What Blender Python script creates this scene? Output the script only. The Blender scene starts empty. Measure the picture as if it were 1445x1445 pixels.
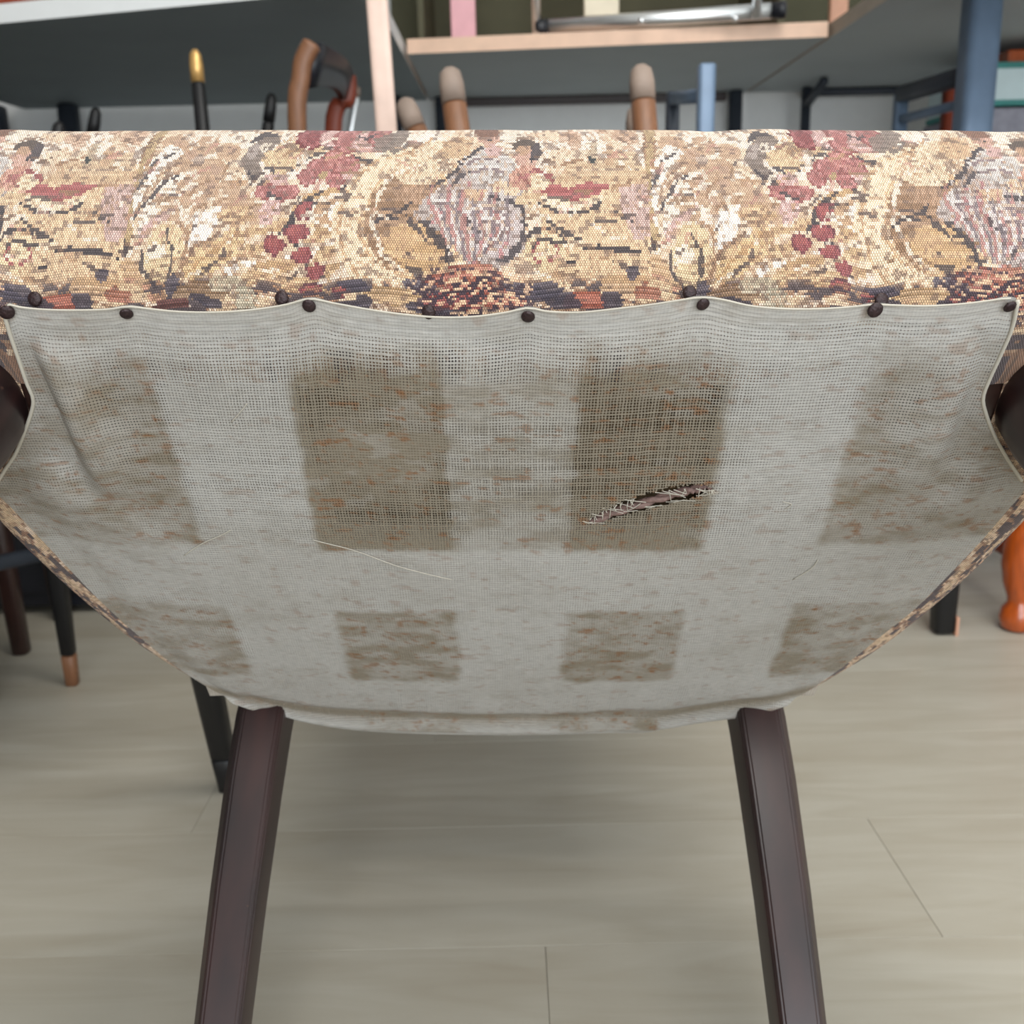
import bpy, bmesh, math, random
import numpy as np
from mathutils import Vector, Matrix
random.seed(7); rng = np.random.default_rng(7)
S = bpy.context.scene
COL = S.collection

# ------------------------------------------------------------------ camera
H = 0.575
PITCH, ROLL = math.radians(14.2), math.radians(-1.3)
cam_d = bpy.data.cameras.new('camera'); cam = bpy.data.objects.new('camera', cam_d); COL.objects.link(cam)
cam_d.sensor_width = 36; cam_d.lens = 36; cam_d.clip_start = 0.02
cam.matrix_world = Matrix.Translation((0, 0, H)) @ Matrix.Rotation(math.pi/2-PITCH, 4, 'X') @ Matrix.Rotation(ROLL, 4, 'Z')
cam_d.dof.use_dof = True; cam_d.dof.focus_distance = 0.50; cam_d.dof.aperture_fstop = 12.5
S.camera = cam
M3 = cam.matrix_world.to_3x3()
RT, UP, FW = M3 @ Vector((1, 0, 0)), M3 @ Vector((0, 1, 0)), M3 @ Vector((0, 0, -1))
CP = Vector((0, 0, H))

# ------------------------------------------------------------------ world, lights, exposure
w = bpy.data.worlds.new('world'); S.world = w; w.use_nodes = True
w.node_tree.nodes['Background'].inputs[0].default_value = (0.84, 0.92, 1.0, 1)
w.node_tree.nodes['Background'].inputs[1].default_value = 0.5
def area(name, loc, rot, sx, sy, power, color):
    l = bpy.data.lights.new(name, 'AREA'); l.shape = 'RECTANGLE'; l.size = sx; l.size_y = sy; l.energy = power; l.color = color
    o = bpy.data.objects.new(name, l); COL.objects.link(o); o.location = loc; o.rotation_euler = rot
    return o
area('ceiling_lamp_light', (0.45, 0.35, 2.62), (0, 0, 0), 1.3, 0.5, 27, (1.0, 0.97, 0.92))
area('ceiling_lamp_light', (0.45, -0.9, 2.62), (0, 0, 0), 1.3, 0.5, 27, (1.0, 0.97, 0.92))
area('window_daylight', (0.75, -2.12, 1.10), (math.radians(90), 0, 0), 2.6, 1.9, 78, (0.90, 0.96, 1.0))
S.view_settings.view_transform = 'Standard'; S.view_settings.look = 'None'
S.view_settings.exposure = 0.10; S.view_settings.gamma = 1; S.view_settings.use_curve_mapping = False

# ------------------------------------------------------------------ helpers
def ray(px, py):
    return FW + RT*((px-722.5)/1445) + UP*((722.5-py)/1445)
def at(px, py, Y):                       # world point of a photo pixel at depth Y
    d = ray(px, py); return CP + d*(Y/d.y)
def atz(px, py, z):
    d = ray(px, py); return CP + d*((z-H)/d.z)
def lin(c):
    return tuple(((v/255)/12.92 if v/255 <= 0.04045 else ((v/255+0.055)/1.055)**2.4) for v in c)
def nlin(a):
    a = np.clip(a, 0, 255)/255.0
    return np.where(a <= 0.04045, a/12.92, ((a+0.055)/1.055)**2.4)
def newmat(name):
    m = bpy.data.materials.new(name); m.use_nodes = True
    nt = m.node_tree; return m, nt, nt.nodes['Principled BSDF']
def mat(name, c, rough=0.5, metal=0, noise=0.12, scale=30, stretch=(1, 1, 1), bump=0.0, coat=0.0):
    m, nt, b = newmat(name)
    tc = nt.nodes.new('ShaderNodeTexCoord'); mp = nt.nodes.new('ShaderNodeMapping'); mp.inputs['Scale'].default_value = stretch
    n = nt.nodes.new('ShaderNodeTexNoise'); n.inputs['Scale'].default_value = scale; n.inputs['Detail'].default_value = 5
    nt.links.new(tc.outputs['Object'], mp.inputs[0]); nt.links.new(mp.outputs[0], n.inputs['Vector'])
    r = nt.nodes.new('ShaderNodeValToRGB'); c = lin(c)
    r.color_ramp.elements[0].position = 0.3; r.color_ramp.elements[1].position = 0.7
    r.color_ramp.elements[0].color = tuple(max(0, v*(1-noise)) for v in c)+(1,)
    r.color_ramp.elements[1].color = tuple(min(1, v*(1+noise)) for v in c)+(1,)
    nt.links.new(n.outputs['Fac'], r.inputs[0]); nt.links.new(r.outputs[0], b.inputs['Base Color'])
    b.inputs['Roughness'].default_value = rough; b.inputs['Metallic'].default_value = metal
    b.inputs['Coat Weight'].default_value = coat
    if bump:
        bp = nt.nodes.new('ShaderNodeBump'); bp.inputs['Strength'].default_value = bump; bp.inputs['Distance'].default_value = 0.002
        nt.links.new(n.outputs['Fac'], bp.inputs['Height']); nt.links.new(bp.outputs[0], b.inputs['Normal'])
    return m
WOODST = (3, 3, 40)
M = dict(
    floor_gap=mat('floor_underlay', (165, 155, 138), 0.9),
    wall=mat('wall_paint', (246, 248, 248), 0.8, noise=0.02),
    wall_shade=mat('shade_wall_dark', (112, 108, 104), 0.8, noise=0.05),  # dark so the left wall bounces little light
    bench_top=mat('white_laminate', (238, 240, 240), 0.35, noise=0.02),
    bench_under=mat('bench_underside', (136, 147, 150), 0.7, noise=0.06, scale=4),
    bench_under_pale=mat('bench_underside_pale', (172, 180, 182), 0.7, noise=0.06, scale=4),
    bench_edge=mat('beech_edge', (226, 190, 165), 0.5, noise=0.06),
    bench_grey_edge=mat('grey_edge', (170, 160, 148), 0.6, noise=0.06),
    olive=mat('olive_board', (84, 82, 62), 0.8, noise=0.15, scale=6),
    pink=mat('pink_wood', (226, 170, 178), 0.5, noise=0.05),
    cream=mat('cream_wood', (232, 222, 198), 0.5, noise=0.05),
    tanwood=mat('tan_wood', (198, 148, 122), 0.5, noise=0.1),
    batten=mat('pale_batten', (228, 200, 186), 0.5, noise=0.06),
    chrome=mat('chrome', (245, 248, 250), 0.36, 1.0, noise=0.03),
    blackp=mat('black_plastic', (22, 24, 32), 0.4),
    steel=mat('blue_grey_steel', (104, 124, 148), 0.45, 0.25, noise=0.08),
    steel_dark=mat('dark_steel', (52, 58, 68), 0.5, 0.2),
    brown=mat('brown_wood', (124, 84, 58), 0.45, noise=0.15, stretch=(8, 8, 1)),
    greywood=mat('worn_greyed_wood', (146, 128, 116), 0.6, noise=0.15),
    dkwood=mat('dark_wood', (48, 30, 26), 0.3, noise=0.2, stretch=(8, 8, 1)),
    blackwood=mat('black_wood', (13, 13, 16), 0.5, noise=0.2),
    brass=mat('brass', (222, 178, 112), 0.35, 0.6, noise=0.06),
    orange=mat('orange_wood', (168, 76, 24), 0.25, noise=0.25, scale=20, stretch=(6, 6, 1), coat=0.6),
    redwood=mat('red_brown_wood', (134, 58, 36), 0.4, noise=0.12),
    boxw=mat('white_box_card', (206, 226, 230), 0.6, noise=0.04, scale=25),
    teal=mat('teal_tape', (60, 140, 135), 0.6),
    carton=mat('grey_carton', (146, 146, 158), 0.8, noise=0.15, scale=60),
    vinyl=mat('black_vinyl', (30, 30, 34), 0.45),
    tack=mat('oxidised_tack', (46, 30, 32), 0.45, 0.35, noise=0.35, scale=700, bump=0.3),
    frame=mat('seat_frame_wood', (120, 92, 62), 0.7, noise=0.2, stretch=(1, 10, 10)),
    hess=mat('hessian', (96, 78, 56), 0.95, noise=0.45, scale=160, bump=0.5),
    twine=mat('spring_twine', (112, 88, 82), 0.7, noise=0.2, scale=400, bump=0.4),
    ceil=mat('ceiling_paint', (235, 235, 232), 0.9, noise=0.01),
)
def legmat():
    m, nt, b = newmat('mahogany_lacquer')
    tc = nt.nodes.new('ShaderNodeTexCoord'); mp = nt.nodes.new('ShaderNodeMapping'); mp.inputs['Scale'].default_value = (60, 60, 6)
    n = nt.nodes.new('ShaderNodeTexNoise'); n.inputs['Scale'].default_value = 1.0; n.inputs['Detail'].default_value = 6
    r = nt.nodes.new('ShaderNodeValToRGB')
    r.color_ramp.elements[0].position = 0.3; r.color_ramp.elements[1].position = 0.75
    r.color_ramp.elements[0].color = lin((30, 19, 21))+(1,); r.color_ramp.elements[1].color = lin((54, 32, 31))+(1,)
    nt.links.new(tc.outputs['Object'], mp.inputs[0]); nt.links.new(mp.outputs[0], n.inputs['Vector'])
    nt.links.new(n.outputs['Fac'], r.inputs[0])
    # small chips and scratches in the lacquer
    v = nt.nodes.new('ShaderNodeTexNoise'); v.inputs['Scale'].default_value = 55; v.inputs['Detail'].default_value = 3
    vr = nt.nodes.new('ShaderNodeMapRange'); vr.inputs[1].default_value = 0.71; vr.inputs[2].default_value = 0.76
    nt.links.new(tc.outputs['Object'], v.inputs['Vector']); nt.links.new(v.outputs['Fac'], vr.inputs[0])
    mx = nt.nodes.new('ShaderNodeMixRGB'); mx.inputs[2].default_value = lin((128, 92, 78))+(1,)
    nt.links.new(vr.outputs[0], mx.inputs[0]); nt.links.new(r.outputs[0], mx.inputs[1]); nt.links.new(mx.outputs[0], b.inputs['Base Color'])
    b.inputs['Roughness'].default_value = 0.40; b.inputs['Coat Weight'].default_value = 0.12; b.inputs['Coat Roughness'].default_value = 0.25
    return m
M['leg'] = legmat()

def link(name, me, m=None, parent=None, smooth=False):
    o = bpy.data.objects.new(name, me); COL.objects.link(o)
    if m is not None: me.materials.append(M[m] if isinstance(m, str) else m)
    if smooth:
        me.polygons.foreach_set('use_smooth', [True]*len(me.polygons))
    if parent is not None: o.parent = parent
    return o
def bmobj(name, bm, m, parent=None, smooth=False):
    me = bpy.data.meshes.new(name); bmesh.ops.recalc_face_normals(bm, faces=bm.faces[:]); bm.to_mesh(me); bm.free()
    return link(name, me, m, parent, smooth)
def tag(o, label=None, cat=None, group=None, kind=None):
    if label: o['label'] = label
    if cat: o['category'] = cat
    if group: o['group'] = group
    if kind: o['kind'] = kind
    return o
def empty(name, loc=(0, 0, 0), label=None, cat=None, group=None):
    o = bpy.data.objects.new(name, None); COL.objects.link(o); o.location = loc; o.empty_display_size = 0.05
    tag(o, label, cat, group); return o
def box_bm(x0, x1, y0, y1, z0, z1, bev=0.0, mtx=None, bm=None):
    b = bmesh.new(); bmesh.ops.create_cube(b, size=1)
    for v in b.verts:
        v.co = Vector(((v.co.x+.5)*(x1-x0)+x0, (v.co.y+.5)*(y1-y0)+y0, (v.co.z+.5)*(z1-z0)+z0))
    if bev: bmesh.ops.bevel(b, geom=b.edges[:], offset=bev, segments=2, affect='EDGES', profile=.5)
    if mtx is not None: b.transform(mtx)
    if bm is not None:
        me = bpy.data.meshes.new('tmp'); b.to_mesh(me); b.free(); bm.from_mesh(me); bpy.data.meshes.remove(me); return bm
    return b
def frame_between(p0, p1, side=None):
    z = (p1-p0).normalized(); s = side if side is not None else Vector((1, 0, 0))
    if abs(z.dot(s)) > .95: s = Vector((0, 1, 0))
    y = z.cross(s).normalized(); x = y.cross(z).normalized(); return x, y, z
def loft_bm(path, sect, cap=True, side=None, bm=None):
    """path: points; sect: per point (rx, ry) ; a rounded-square/circular section of n points"""
    bm = bm or bmesh.new(); rings = []
    n = sect['n']; p = sect.get('p', 2.0); rad = sect['r']
    for i, pt in enumerate(path):
        a = path[max(i-1, 0)]; b = path[min(i+1, len(path)-1)]
        x, y, z = frame_between(a, b, side)
        rx, ry = rad[i]
        ring = []
        for k in range(n):
            t = 2*math.pi*(k+.5)/n; c, s = math.cos(t), math.sin(t)
            q = (abs(c)**p+abs(s)**p)**(-1/p)
            ring.append(bm.verts.new(pt + x*(c*q*rx) + y*(s*q*ry)))
        rings.append(ring)
    for i in range(len(rings)-1):
        for k in range(n):
            bm.faces.new((rings[i][k], rings[i][(k+1) % n], rings[i+1][(k+1) % n], rings[i+1][k]))
    if cap:
        bm.faces.new(rings[0]); bm.faces.new(rings[-1])
    return bm
def bar(name, p0, p1, rx, ry, m, parent=None, n=20, p=5.0, side=None, r1=None, smooth=True):
    """bar between two points with softly rounded ends"""
    p0 = Vector(p0); p1 = Vector(p1); d = (p1-p0); L = d.length; d = d/L; e = min(rx, ry)*.25
    if r1 is None: r1 = (rx, ry)
    pts = [p0, p0+d*e, p1-d*e, p1]; rr = [(rx-e, ry-e), (rx, ry), r1, (r1[0]-e, r1[1]-e)]
    o = bmobj(name, loft_bm(pts, dict(n=n, p=p, r=rr), side=side), m, parent, smooth)
    return o
def tube(name, pts, r, m, parent=None, n=16):
    pts = [Vector(q) for q in pts]
    return bmobj(name, loft_bm(pts, dict(n=n, p=2, r=[(r, r)]*len(pts))), m, parent, True)
def lathe(name, p0, axis, prof, m, parent=None, n=28):
    """prof: (distance along the axis, radius)"""
    p0 = Vector(p0); axis = Vector(axis).normalized()
    return bmobj(name, loft_bm([p0+axis*t for t, r in prof], dict(n=n, p=2, r=[(r, r) for t, r in prof])), m, parent, True)
def fade(a, lo, hi): 
    t = np.clip((a-lo)/(hi-lo), 0, 1); return t*t*(3-2*t)
_nz = {}
def vnoise(x, y, seed):
    """value noise on arrays"""
    if seed not in _nz: _nz[seed] = np.random.default_rng(seed).random((256, 256))
    g = _nz[seed]; xi = np.floor(x).astype(int); yi = np.floor(y).astype(int)
    fx = x-xi; fy = y-yi; fx = fx*fx*(3-2*fx); fy = fy*fy*(3-2*fy)
    a = g[xi % 256, yi % 256]; b = g[(xi+1) % 256, yi % 256]; c = g[xi % 256, (yi+1) % 256]; d = g[(xi+1) % 256, (yi+1) % 256]
    return (a*(1-fx)+b*fx)*(1-fy)+(c*(1-fx)+d*fx)*fy
def fbm(x, y, seed, o=4):
    s = 0; a = .5; t = 0
    for i in range(o): s = s+a*vnoise(x*2**i, y*2**i, seed+i); t += a; a *= .5
    return s/t

# ------------------------------------------------------------------ floor, walls, ceiling
floor = link('floor', bpy.data.meshes.new('floor'), None)
bm = box_bm(-2.6, 2.6, -2.2, 3.12, -0.05, -0.0035); bm.to_mesh(floor.data); bm.free(); floor.data.materials.append(M['floor_gap']); floor['kind'] = 'structure'
def plankmat():
    m, nt, b = newmat('pale_oak_laminate')
    tc = nt.nodes.new('ShaderNodeTexCoord'); oi = nt.nodes.new('ShaderNodeObjectInfo')
    off = nt.nodes.new('ShaderNodeVectorMath'); off.operation = 'SCALE'; off.inputs[0].default_value = (17, 31, 9)
    nt.links.new(oi.outputs['Random'], off.inputs['Scale'])
    ad = nt.nodes.new('ShaderNodeVectorMath'); nt.links.new(tc.outputs['Object'], ad.inputs[0]); nt.links.new(off.outputs[0], ad.inputs[1])
    def noise(sc, st, det=5, dist=0):
        mp = nt.nodes.new('ShaderNodeMapping'); mp.inputs['Scale'].default_value = st
        n = nt.nodes.new('ShaderNodeTexNoise'); n.inputs['Scale'].default_value = sc; n.inputs['Detail'].default_value = det; n.inputs['Distortion'].default_value = dist
        nt.links.new(ad.outputs[0], mp.inputs[0]); nt.links.new(mp.outputs[0], n.inputs['Vector']); return n
    a = noise(1.0, (4, 26, 1), 6, 1.6); c = noise(1.0, (2.2, 9, 1), 3, 0.8)
    r = nt.nodes.new('ShaderNodeValToRGB'); r.color_ramp.elements[0].position = .28; r.color_ramp.elements[1].position = .72
    r.color_ramp.elements[0].color = lin((158, 150, 134))+(1,); r.color_ramp.elements[1].color = lin((180, 176, 164))+(1,)
    mm = nt.nodes.new('ShaderNodeMath'); mm.operation = 'MULTIPLY_ADD'; mm.inputs[1].default_value = .55
    m2 = nt.nodes.new('ShaderNodeMath'); m2.operation = 'MULTIPLY'; m2.inputs[1].default_value = .45
    nt.links.new(c.outputs['Fac'], m2.inputs[0]); nt.links.new(a.outputs['Fac'], mm.inputs[0]); nt.links.new(m2.outputs[0], mm.inputs[2])
    nt.links.new(mm.outputs[0], r.inputs[0]); nt.links.new(r.outputs[0], b.inputs['Base Color'])
    b.inputs['Roughness'].default_value = 0.42
    return m
PM = plankmat()
PW, PL = 0.19, 1.25
pbm = box_bm(0.0002, PL-0.0002, 0.0002, PW-0.0002, -0.012, 0, .0004)
pme = bpy.data.meshes.new('plank'); pbm.to_mesh(pme); pbm.free(); pme.materials.append(PM)
jx = {0: 0.02, 1: 0.36, 2: -0.34, 3: -0.1}
for r_ in range(-11, 13):
    y0 = 0.758 + (r_-1)*PW
    if y0+PW > 3.12: break
    sh = jx.get(r_ % 4, 0)
    x = -2.6 - PL + ((sh + 2.6) % PL)
    while x < 2.6:
        o = bpy.data.objects.new('plank', pme); COL.objects.link(o); o.parent = floor
        xs = max(x, -2.6); xe = min(x+PL, 2.6)
        if xe-xs > .02:
            o.location = (xs, y0, 0); o.scale = ((xe-xs)/PL, 1, 1)
        else: bpy.data.objects.remove(o)
        x += PL
def wall(name, x0, x1, y0, y1, z0, z1, m='wall'):
    return tag(bmobj(name, box_bm(x0, x1, y0, y1, z0, z1), m), kind='structure')
wall('wall_back', -2.7, 2.7, 3.12, 3.22, -0.05, 2.7)
wall('shade_wall_left', -1.55, -1.45, -2.2, 3.12, -0.05, 2.7, 'wall_shade')  # unseen left wall, moved in and painted dark to shade the lower left
wall('wall_right', 2.6, 2.7, -2.2, 3.12, -0.05, 2.7)
wall('wall_front', -2.7, -0.6, -2.3, -2.2, -0.05, 2.7)
wall('ceiling', -2.7, 2.7, -2.2, 3.22, 2.7, 2.8, 'ceil')
tag(bmobj('baseboard_back', box_bm(-2.6, 2.6, 3.105, 3.12, 0, 0.08, .003), 'bench_top'), kind='structure')
for k, (x, y) in enumerate(((0.45, 0.35), (0.45, -0.9))):
    t = empty('ceiling_lamp', (x, y, 2.7), ('long white ceiling lamp box above the tipped chair', 'long white ceiling lamp box nearest the shop window')[k], 'lamp')
    bmobj('lamp_housing', box_bm(-.67, .67, -.27, .27, -.05, 0, .005), 'bench_top', t)

# ------------------------------------------------------------------ THE CHAIR
HS = 0.32; YO = 0.45
Dv = (FW*.294 - UP*.26); Dv.normalize()
Zv = (UP*.294 + FW*.26); Zv.normalize()
P0 = CP + FW*.466 + UP*.094
CM = Matrix(((RT.x, Dv.x, Zv.x, 0), (RT.y, Dv.y, Zv.y, 0), (RT.z, Dv.z, Zv.z, 0), (0, 0, 0, 1)))
base = P0 + Dv*YO - Zv*HS
CM.translation = base
chair = empty('dining_chair', label='dark-legged dining chair with floral tapestry seat, tipped to show its torn dust cover', cat='chair')
chair.matrix_world = CM
# local chair coordinates used below: (x, y from the front rail, z above the feet); mesh y is shifted by -YO
def L(x, y, z): return Vector((x, y-YO, z))
CMi = CM.inverted()
def px2seat(px, py, off=0.0):
    """pixel -> (x, y) on the chair's underside plane"""
    o = CMi @ CP; d = CMi.to_3x3() @ ray(px, py)
    t = (HS-off-o.z)/d.z; q = o + d*t; return q.x, q.y+YO

# ---- tapestry painting: one repeat of the woven pattern, drawn on a stitch grid
TW, X0, Y0, Y1 = 715, -330, 176, 500
W_, H_ = 2100, Y1-Y0
yy, xx = np.mgrid[Y0:Y1, X0:X0+W_].astype(np.float32)
wx = xx + (fbm(xx/17, yy/13, 11, 3)-.5)*9; wy = yy + (fbm(xx/15+40, yy/11, 21, 3)-.5)*7
CREAM = (240, 224, 200); TAN = (214, 184, 150); BRN = (158, 122, 92); DK = (62, 53, 56); ROSE = (172, 108, 102); MAR = (140, 68, 68)
PNK = (206, 168, 158); LIL = (188, 174, 164); GOLD = (228, 196, 150); OLV = (176, 148, 106); GRY = (142, 126, 114)
img = np.zeros((H_, W_, 3), np.float32)
n1 = fbm(xx/46, yy/24, 5, 4); n2 = fbm(xx/9, yy/3.2, 31, 3)
vfac = fade(yy, 205, 400)
for c in range(3):
    img[..., c] = CREAM[c]*(1-vfac)+ (TAN[c]+14)*vfac
def blend(mask, col, a=1.0):
    m_ = (mask*a)[..., None]; return m_
def paint(sl, mask, col, a=1.0, hatch=None):
    col = np.array(col, np.float32)
    m_ = mask.astype(np.float32)*a
    if hatch:
        ax, per, dc = hatch
        co = (xx if ax == 'v' else yy)[sl]
        hh = (np.floor(co/per) % 2)[..., None]
        cc = col*(1-hh) + (col+dc)*hh
    else: cc = col
    img[sl] = img[sl]*(1-m_[..., None]) + cc*m_[..., None]
def region(x0, x1, y0, y1):
    x0 = int(max(X0, x0-14)); x1 = int(min(X0+W_, x1+14)); y0 = int(max(Y0, y0-12)); y1 = int(min(Y1, y1+12))
    return (slice(y0-Y0, max(y1-Y0, y0-Y0)), slice(x0-X0, max(x1-X0, x0-X0)))
SH = (-TW, 0, TW)
def ell(cx, cy, rx, ry, col, ang=0, a=1.0, hatch=None, ring=None):
    for s in SH:
        R = max(rx, ry); sl = region(cx+s-R, cx+s+R, cy-R, cy+R)
        if img[sl].size == 0: continue
        u = wx[sl]-cx-s; v = wy[sl]-cy; c_, s_ = math.cos(ang), math.sin(ang)
        q = np.hypot((u*c_+v*s_)/rx, (-u*s_+v*c_)/ry)
        paint(sl, (q < 1) if ring is None else ((q < 1) & (q > ring)), col, a, hatch)
def poly(pts, col, a=1.0, hatch=None):
    for s in SH:
        P = [(p[0]+s, p[1]) for p in pts]; xs = [p[0] for p in P]; ys = [p[1] for p in P]
        sl = region(min(xs), max(xs), min(ys), max(ys))
        if img[sl].size == 0: continue
        X, Y = wx[sl], wy[sl]; ins = np.zeros(X.shape, bool)
        for i in range(len(P)):
            (xa, ya), (xb, yb) = P[i], P[(i+1) % len(P)]
            if ya == yb: continue
            ins ^= ((ya > Y) != (yb > Y)) & (X < (xb-xa)*(Y-ya)/(yb-ya)+xa)
        paint(sl, ins, col, a, hatch)
def spline(pts, k=8):
    P = [pts[0]]+list(pts)+[pts[-1]]; out = []
    for i in range(1, len(P)-2):
        for j in range(k):
            t = j/k; a, b, c, d = [np.array(q, float) for q in P[i-1:i+3]]
            out.append(.5*((2*b)+(-a+c)*t+(2*a-5*b+4*c-d)*t*t+(-a+3*b-3*c+d)*t**3))
    out.append(np.array(pts[-1], float)); return out
def stroke(pts, wd, col, a=1.0, taper=True, dash=0):
    Q = spline(pts)
    for s in SH:
        xs = [p[0]+s for p in Q]; ys = [p[1] for p in Q]
        sl = region(min(xs)-wd, max(xs)+wd, min(ys)-wd, max(ys)+wd)
        if img[sl].size == 0: continue
        X, Y = wx[sl], wy[sl]; m_ = np.zeros(X.shape, bool)
        for i in range(len(Q)-1):
            if dash and (i//2) % 2 and dash > 1: continue
            t_ = i/(len(Q)-1); w2 = wd*(.55+.9*math.sin(math.pi*t_))/2 if taper else wd/2
            ax, ay = xs[i], ys[i]; dx, dy = xs[i+1]-ax, ys[i+1]-ay; l2 = dx*dx+dy*dy+1e-6
            t = np.clip(((X-ax)*dx+(Y-ay)*dy)/l2, 0, 1)
            m_ |= ((X-ax-t*dx)**2+(Y-ay-t*dy)**2) < w2*w2
        paint(sl, m_, col, a)
ALL = (slice(0, H_), slice(0, W_))
paint(ALL, n1 > .56, (226, 198, 164), .8); paint(ALL, (n1 < .36), (248, 232, 212), .5)
paint(ALL, (n2 > .62) & (yy > 215), BRN, .30*1.0); paint(ALL, (n2 > .58) & (yy > 385), BRN, .6)
# left: brown autumn leaves above, cream reserve
for cx, cy, r in ((238, 205, 20), (262, 222, 24), (285, 205, 18), (300, 240, 22), (268, 262, 18), (318, 215, 16), (282, 285, 22), (250, 300, 16), (330, 262, 15), (345, 280, 18), (330, 292, 20), (372, 300, 22), (298, 262, 20)):
    ell(cx, cy, r, r*.72, (196, 162, 130), .3, .9, ('h', 3, -14)); ell(cx+3, cy-3, r*.45, r*.3, (182, 148, 124), .5, .7)
for pts in (((262, 238), (235, 250), (222, 268)), ((300, 252), (286, 262), (276, 280)), ((330, 275), (318, 285), (312, 296))): stroke(pts, 3, BRN, .8)
ell(278, 225, 10, 6, LIL, 0, .5); ell(275, 262, 9, 6, LIL, 0, .5)
poly(((286, 300), (322, 292), (318, 318), (300, 345), (292, 365), (284, 340)), (248, 238, 222))
poly(((318, 330), (346, 318), (332, 338), (320, 345)), (246, 236, 220))
# plume rising at the left of the repeat
poly(((202, 178), (216, 178), (206, 240), (204, 300), (208, 362), (196, 340), (190, 290), (194, 230)), OLV, 1, ('v', 3, 16))
poly(((205, 230), (232, 206), (256, 212), (226, 240), (210, 290), (204, 330), (200, 280)), (248, 238, 218), 1, ('v', 3, -10))
poly(((212, 320), (222, 280), (248, 250), (262, 240), (246, 282), (226, 312), (214, 340)), (246, 232, 208), 1, ('v', 3, -12))
stroke(((242, 216), (222, 226), (210, 248), (203, 268)), 3.6, DK, .85); stroke(((257, 246), (236, 258), (220, 282), (207, 308)), 3.6, DK, .85)
stroke(((252, 228), (228, 246), (215, 270), (208, 300)), 2.5, BRN, .8)
stroke(((191, 262), (189, 300), (194, 335), (206, 362)), 4.5, DK, .9, True); stroke(((216, 188), (212, 214), (206, 240)), 2.5, BRN)
stroke(((200, 182), (198, 210), (194, 240)), 2.5, BRN); stroke(((216, 345), (228, 318), (244, 300), (258, 296)), 3, PNK)
poly(((212, 330), (228, 308), (252, 290), (262, 292), (244, 312), (222, 334)), PNK, .7)
# big lower flower and leaves
for cx, cy, rx, ry, an in ((205, 380, 16, 22, 0), (186, 395, 20, 14, .5), (226, 398, 20, 14, -.5), (200, 412, 24, 16, 0), (240, 412, 18, 12, .2), (165, 408, 16, 10, .3)):
    ell(cx, cy, rx, ry, (214, 178, 138), an, 1, ('h', 4, -26)); ell(cx, cy+ry*.4, rx*.6, ry*.35, (190, 138, 112), an, .8)
poly(((222, 360), (232, 328), (252, 312), (272, 322), (282, 352), (272, 384), (252, 398), (230, 388)), (228, 200, 156), 1, ('h', 4, -16))
stroke(((252, 320), (262, 350), (262, 380), (256, 400)), 3.4, DK, .8); stroke(((222, 352), (220, 372), (234, 392), (244, 404)), 4, DK, .8)
stroke(((254, 310), (272, 316), (282, 340), (278, 372), (264, 396)), 3.4, BRN, .9); ell(240, 352, 14, 10, (246, 232, 206), 0, .8)
poly(((278, 392), (292, 352), (318, 330), (350, 318), (362, 330), (352, 358), (322, 382), (296, 396)), (224, 190, 142), 1, ('h', 4, -20))
stroke(((282, 388), (304, 366), (330, 346), (352, 326)), 4, (190, 150, 104)); stroke(((300, 382), (322, 370), (334, 358)), 3.4, DK, .75)
stroke(((276, 392), (286, 360), (302, 340), (326, 328)), 3, BRN)
stroke(((362, 338), (352, 366), (330, 388), (300, 402)), 3.2, BRN, .9)
# zigzag foliage under the berries
for i, (cx, cy) in enumerate(((392, 372), (378, 388), (412, 390), (372, 352), (410, 368), (430, 392), (462, 330), (474, 352), (470, 378), (455, 398), (484, 300), (470, 312), (400, 318), (378, 320), (350, 308), (336, 300))):
    ell(cx, cy, 22, 9, (222, 188, 144) if i % 2 else (208, 172, 130), -.4, .95, ('h', 3, -24)); stroke(((cx-18, cy+8), (cx, cy+2), (cx+16, cy-7)), 2.4, BRN, .8)
for cx, cy in ((420, 352), (366, 372), (480, 322), (344, 380), (462, 390)): ell(cx, cy, 10, 5, (248, 238, 220), -.3)
# grey acanthus scroll
poly(((342, 208), (362, 194), (388, 190), (392, 200), (372, 212), (362, 232), (384, 246), (372, 254), (350, 248), (340, 230)), GRY, 1, ('h', 3, -18))
stroke(((345, 200), (362, 192), (382, 192)), 4, DK, .85); stroke(((350, 240), (368, 252), (384, 250)), 5, DK, .9); stroke(((372, 232), (392, 238), (412, 240)), 5, DK, .85)
for cx, cy, r in ((402, 212, 20), (382, 222, 16), (420, 204, 16), (440, 210, 15), (402, 232, 16)): ell(cx, cy, r, r*.7, (222, 192, 150), 0, 1, ('v', 3, -14))
stroke(((430, 228), (446, 216), (460, 222), (470, 232)), 3.6, DK, .8); ell(352, 212, 8, 10, LIL, 0, .6)
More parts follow.
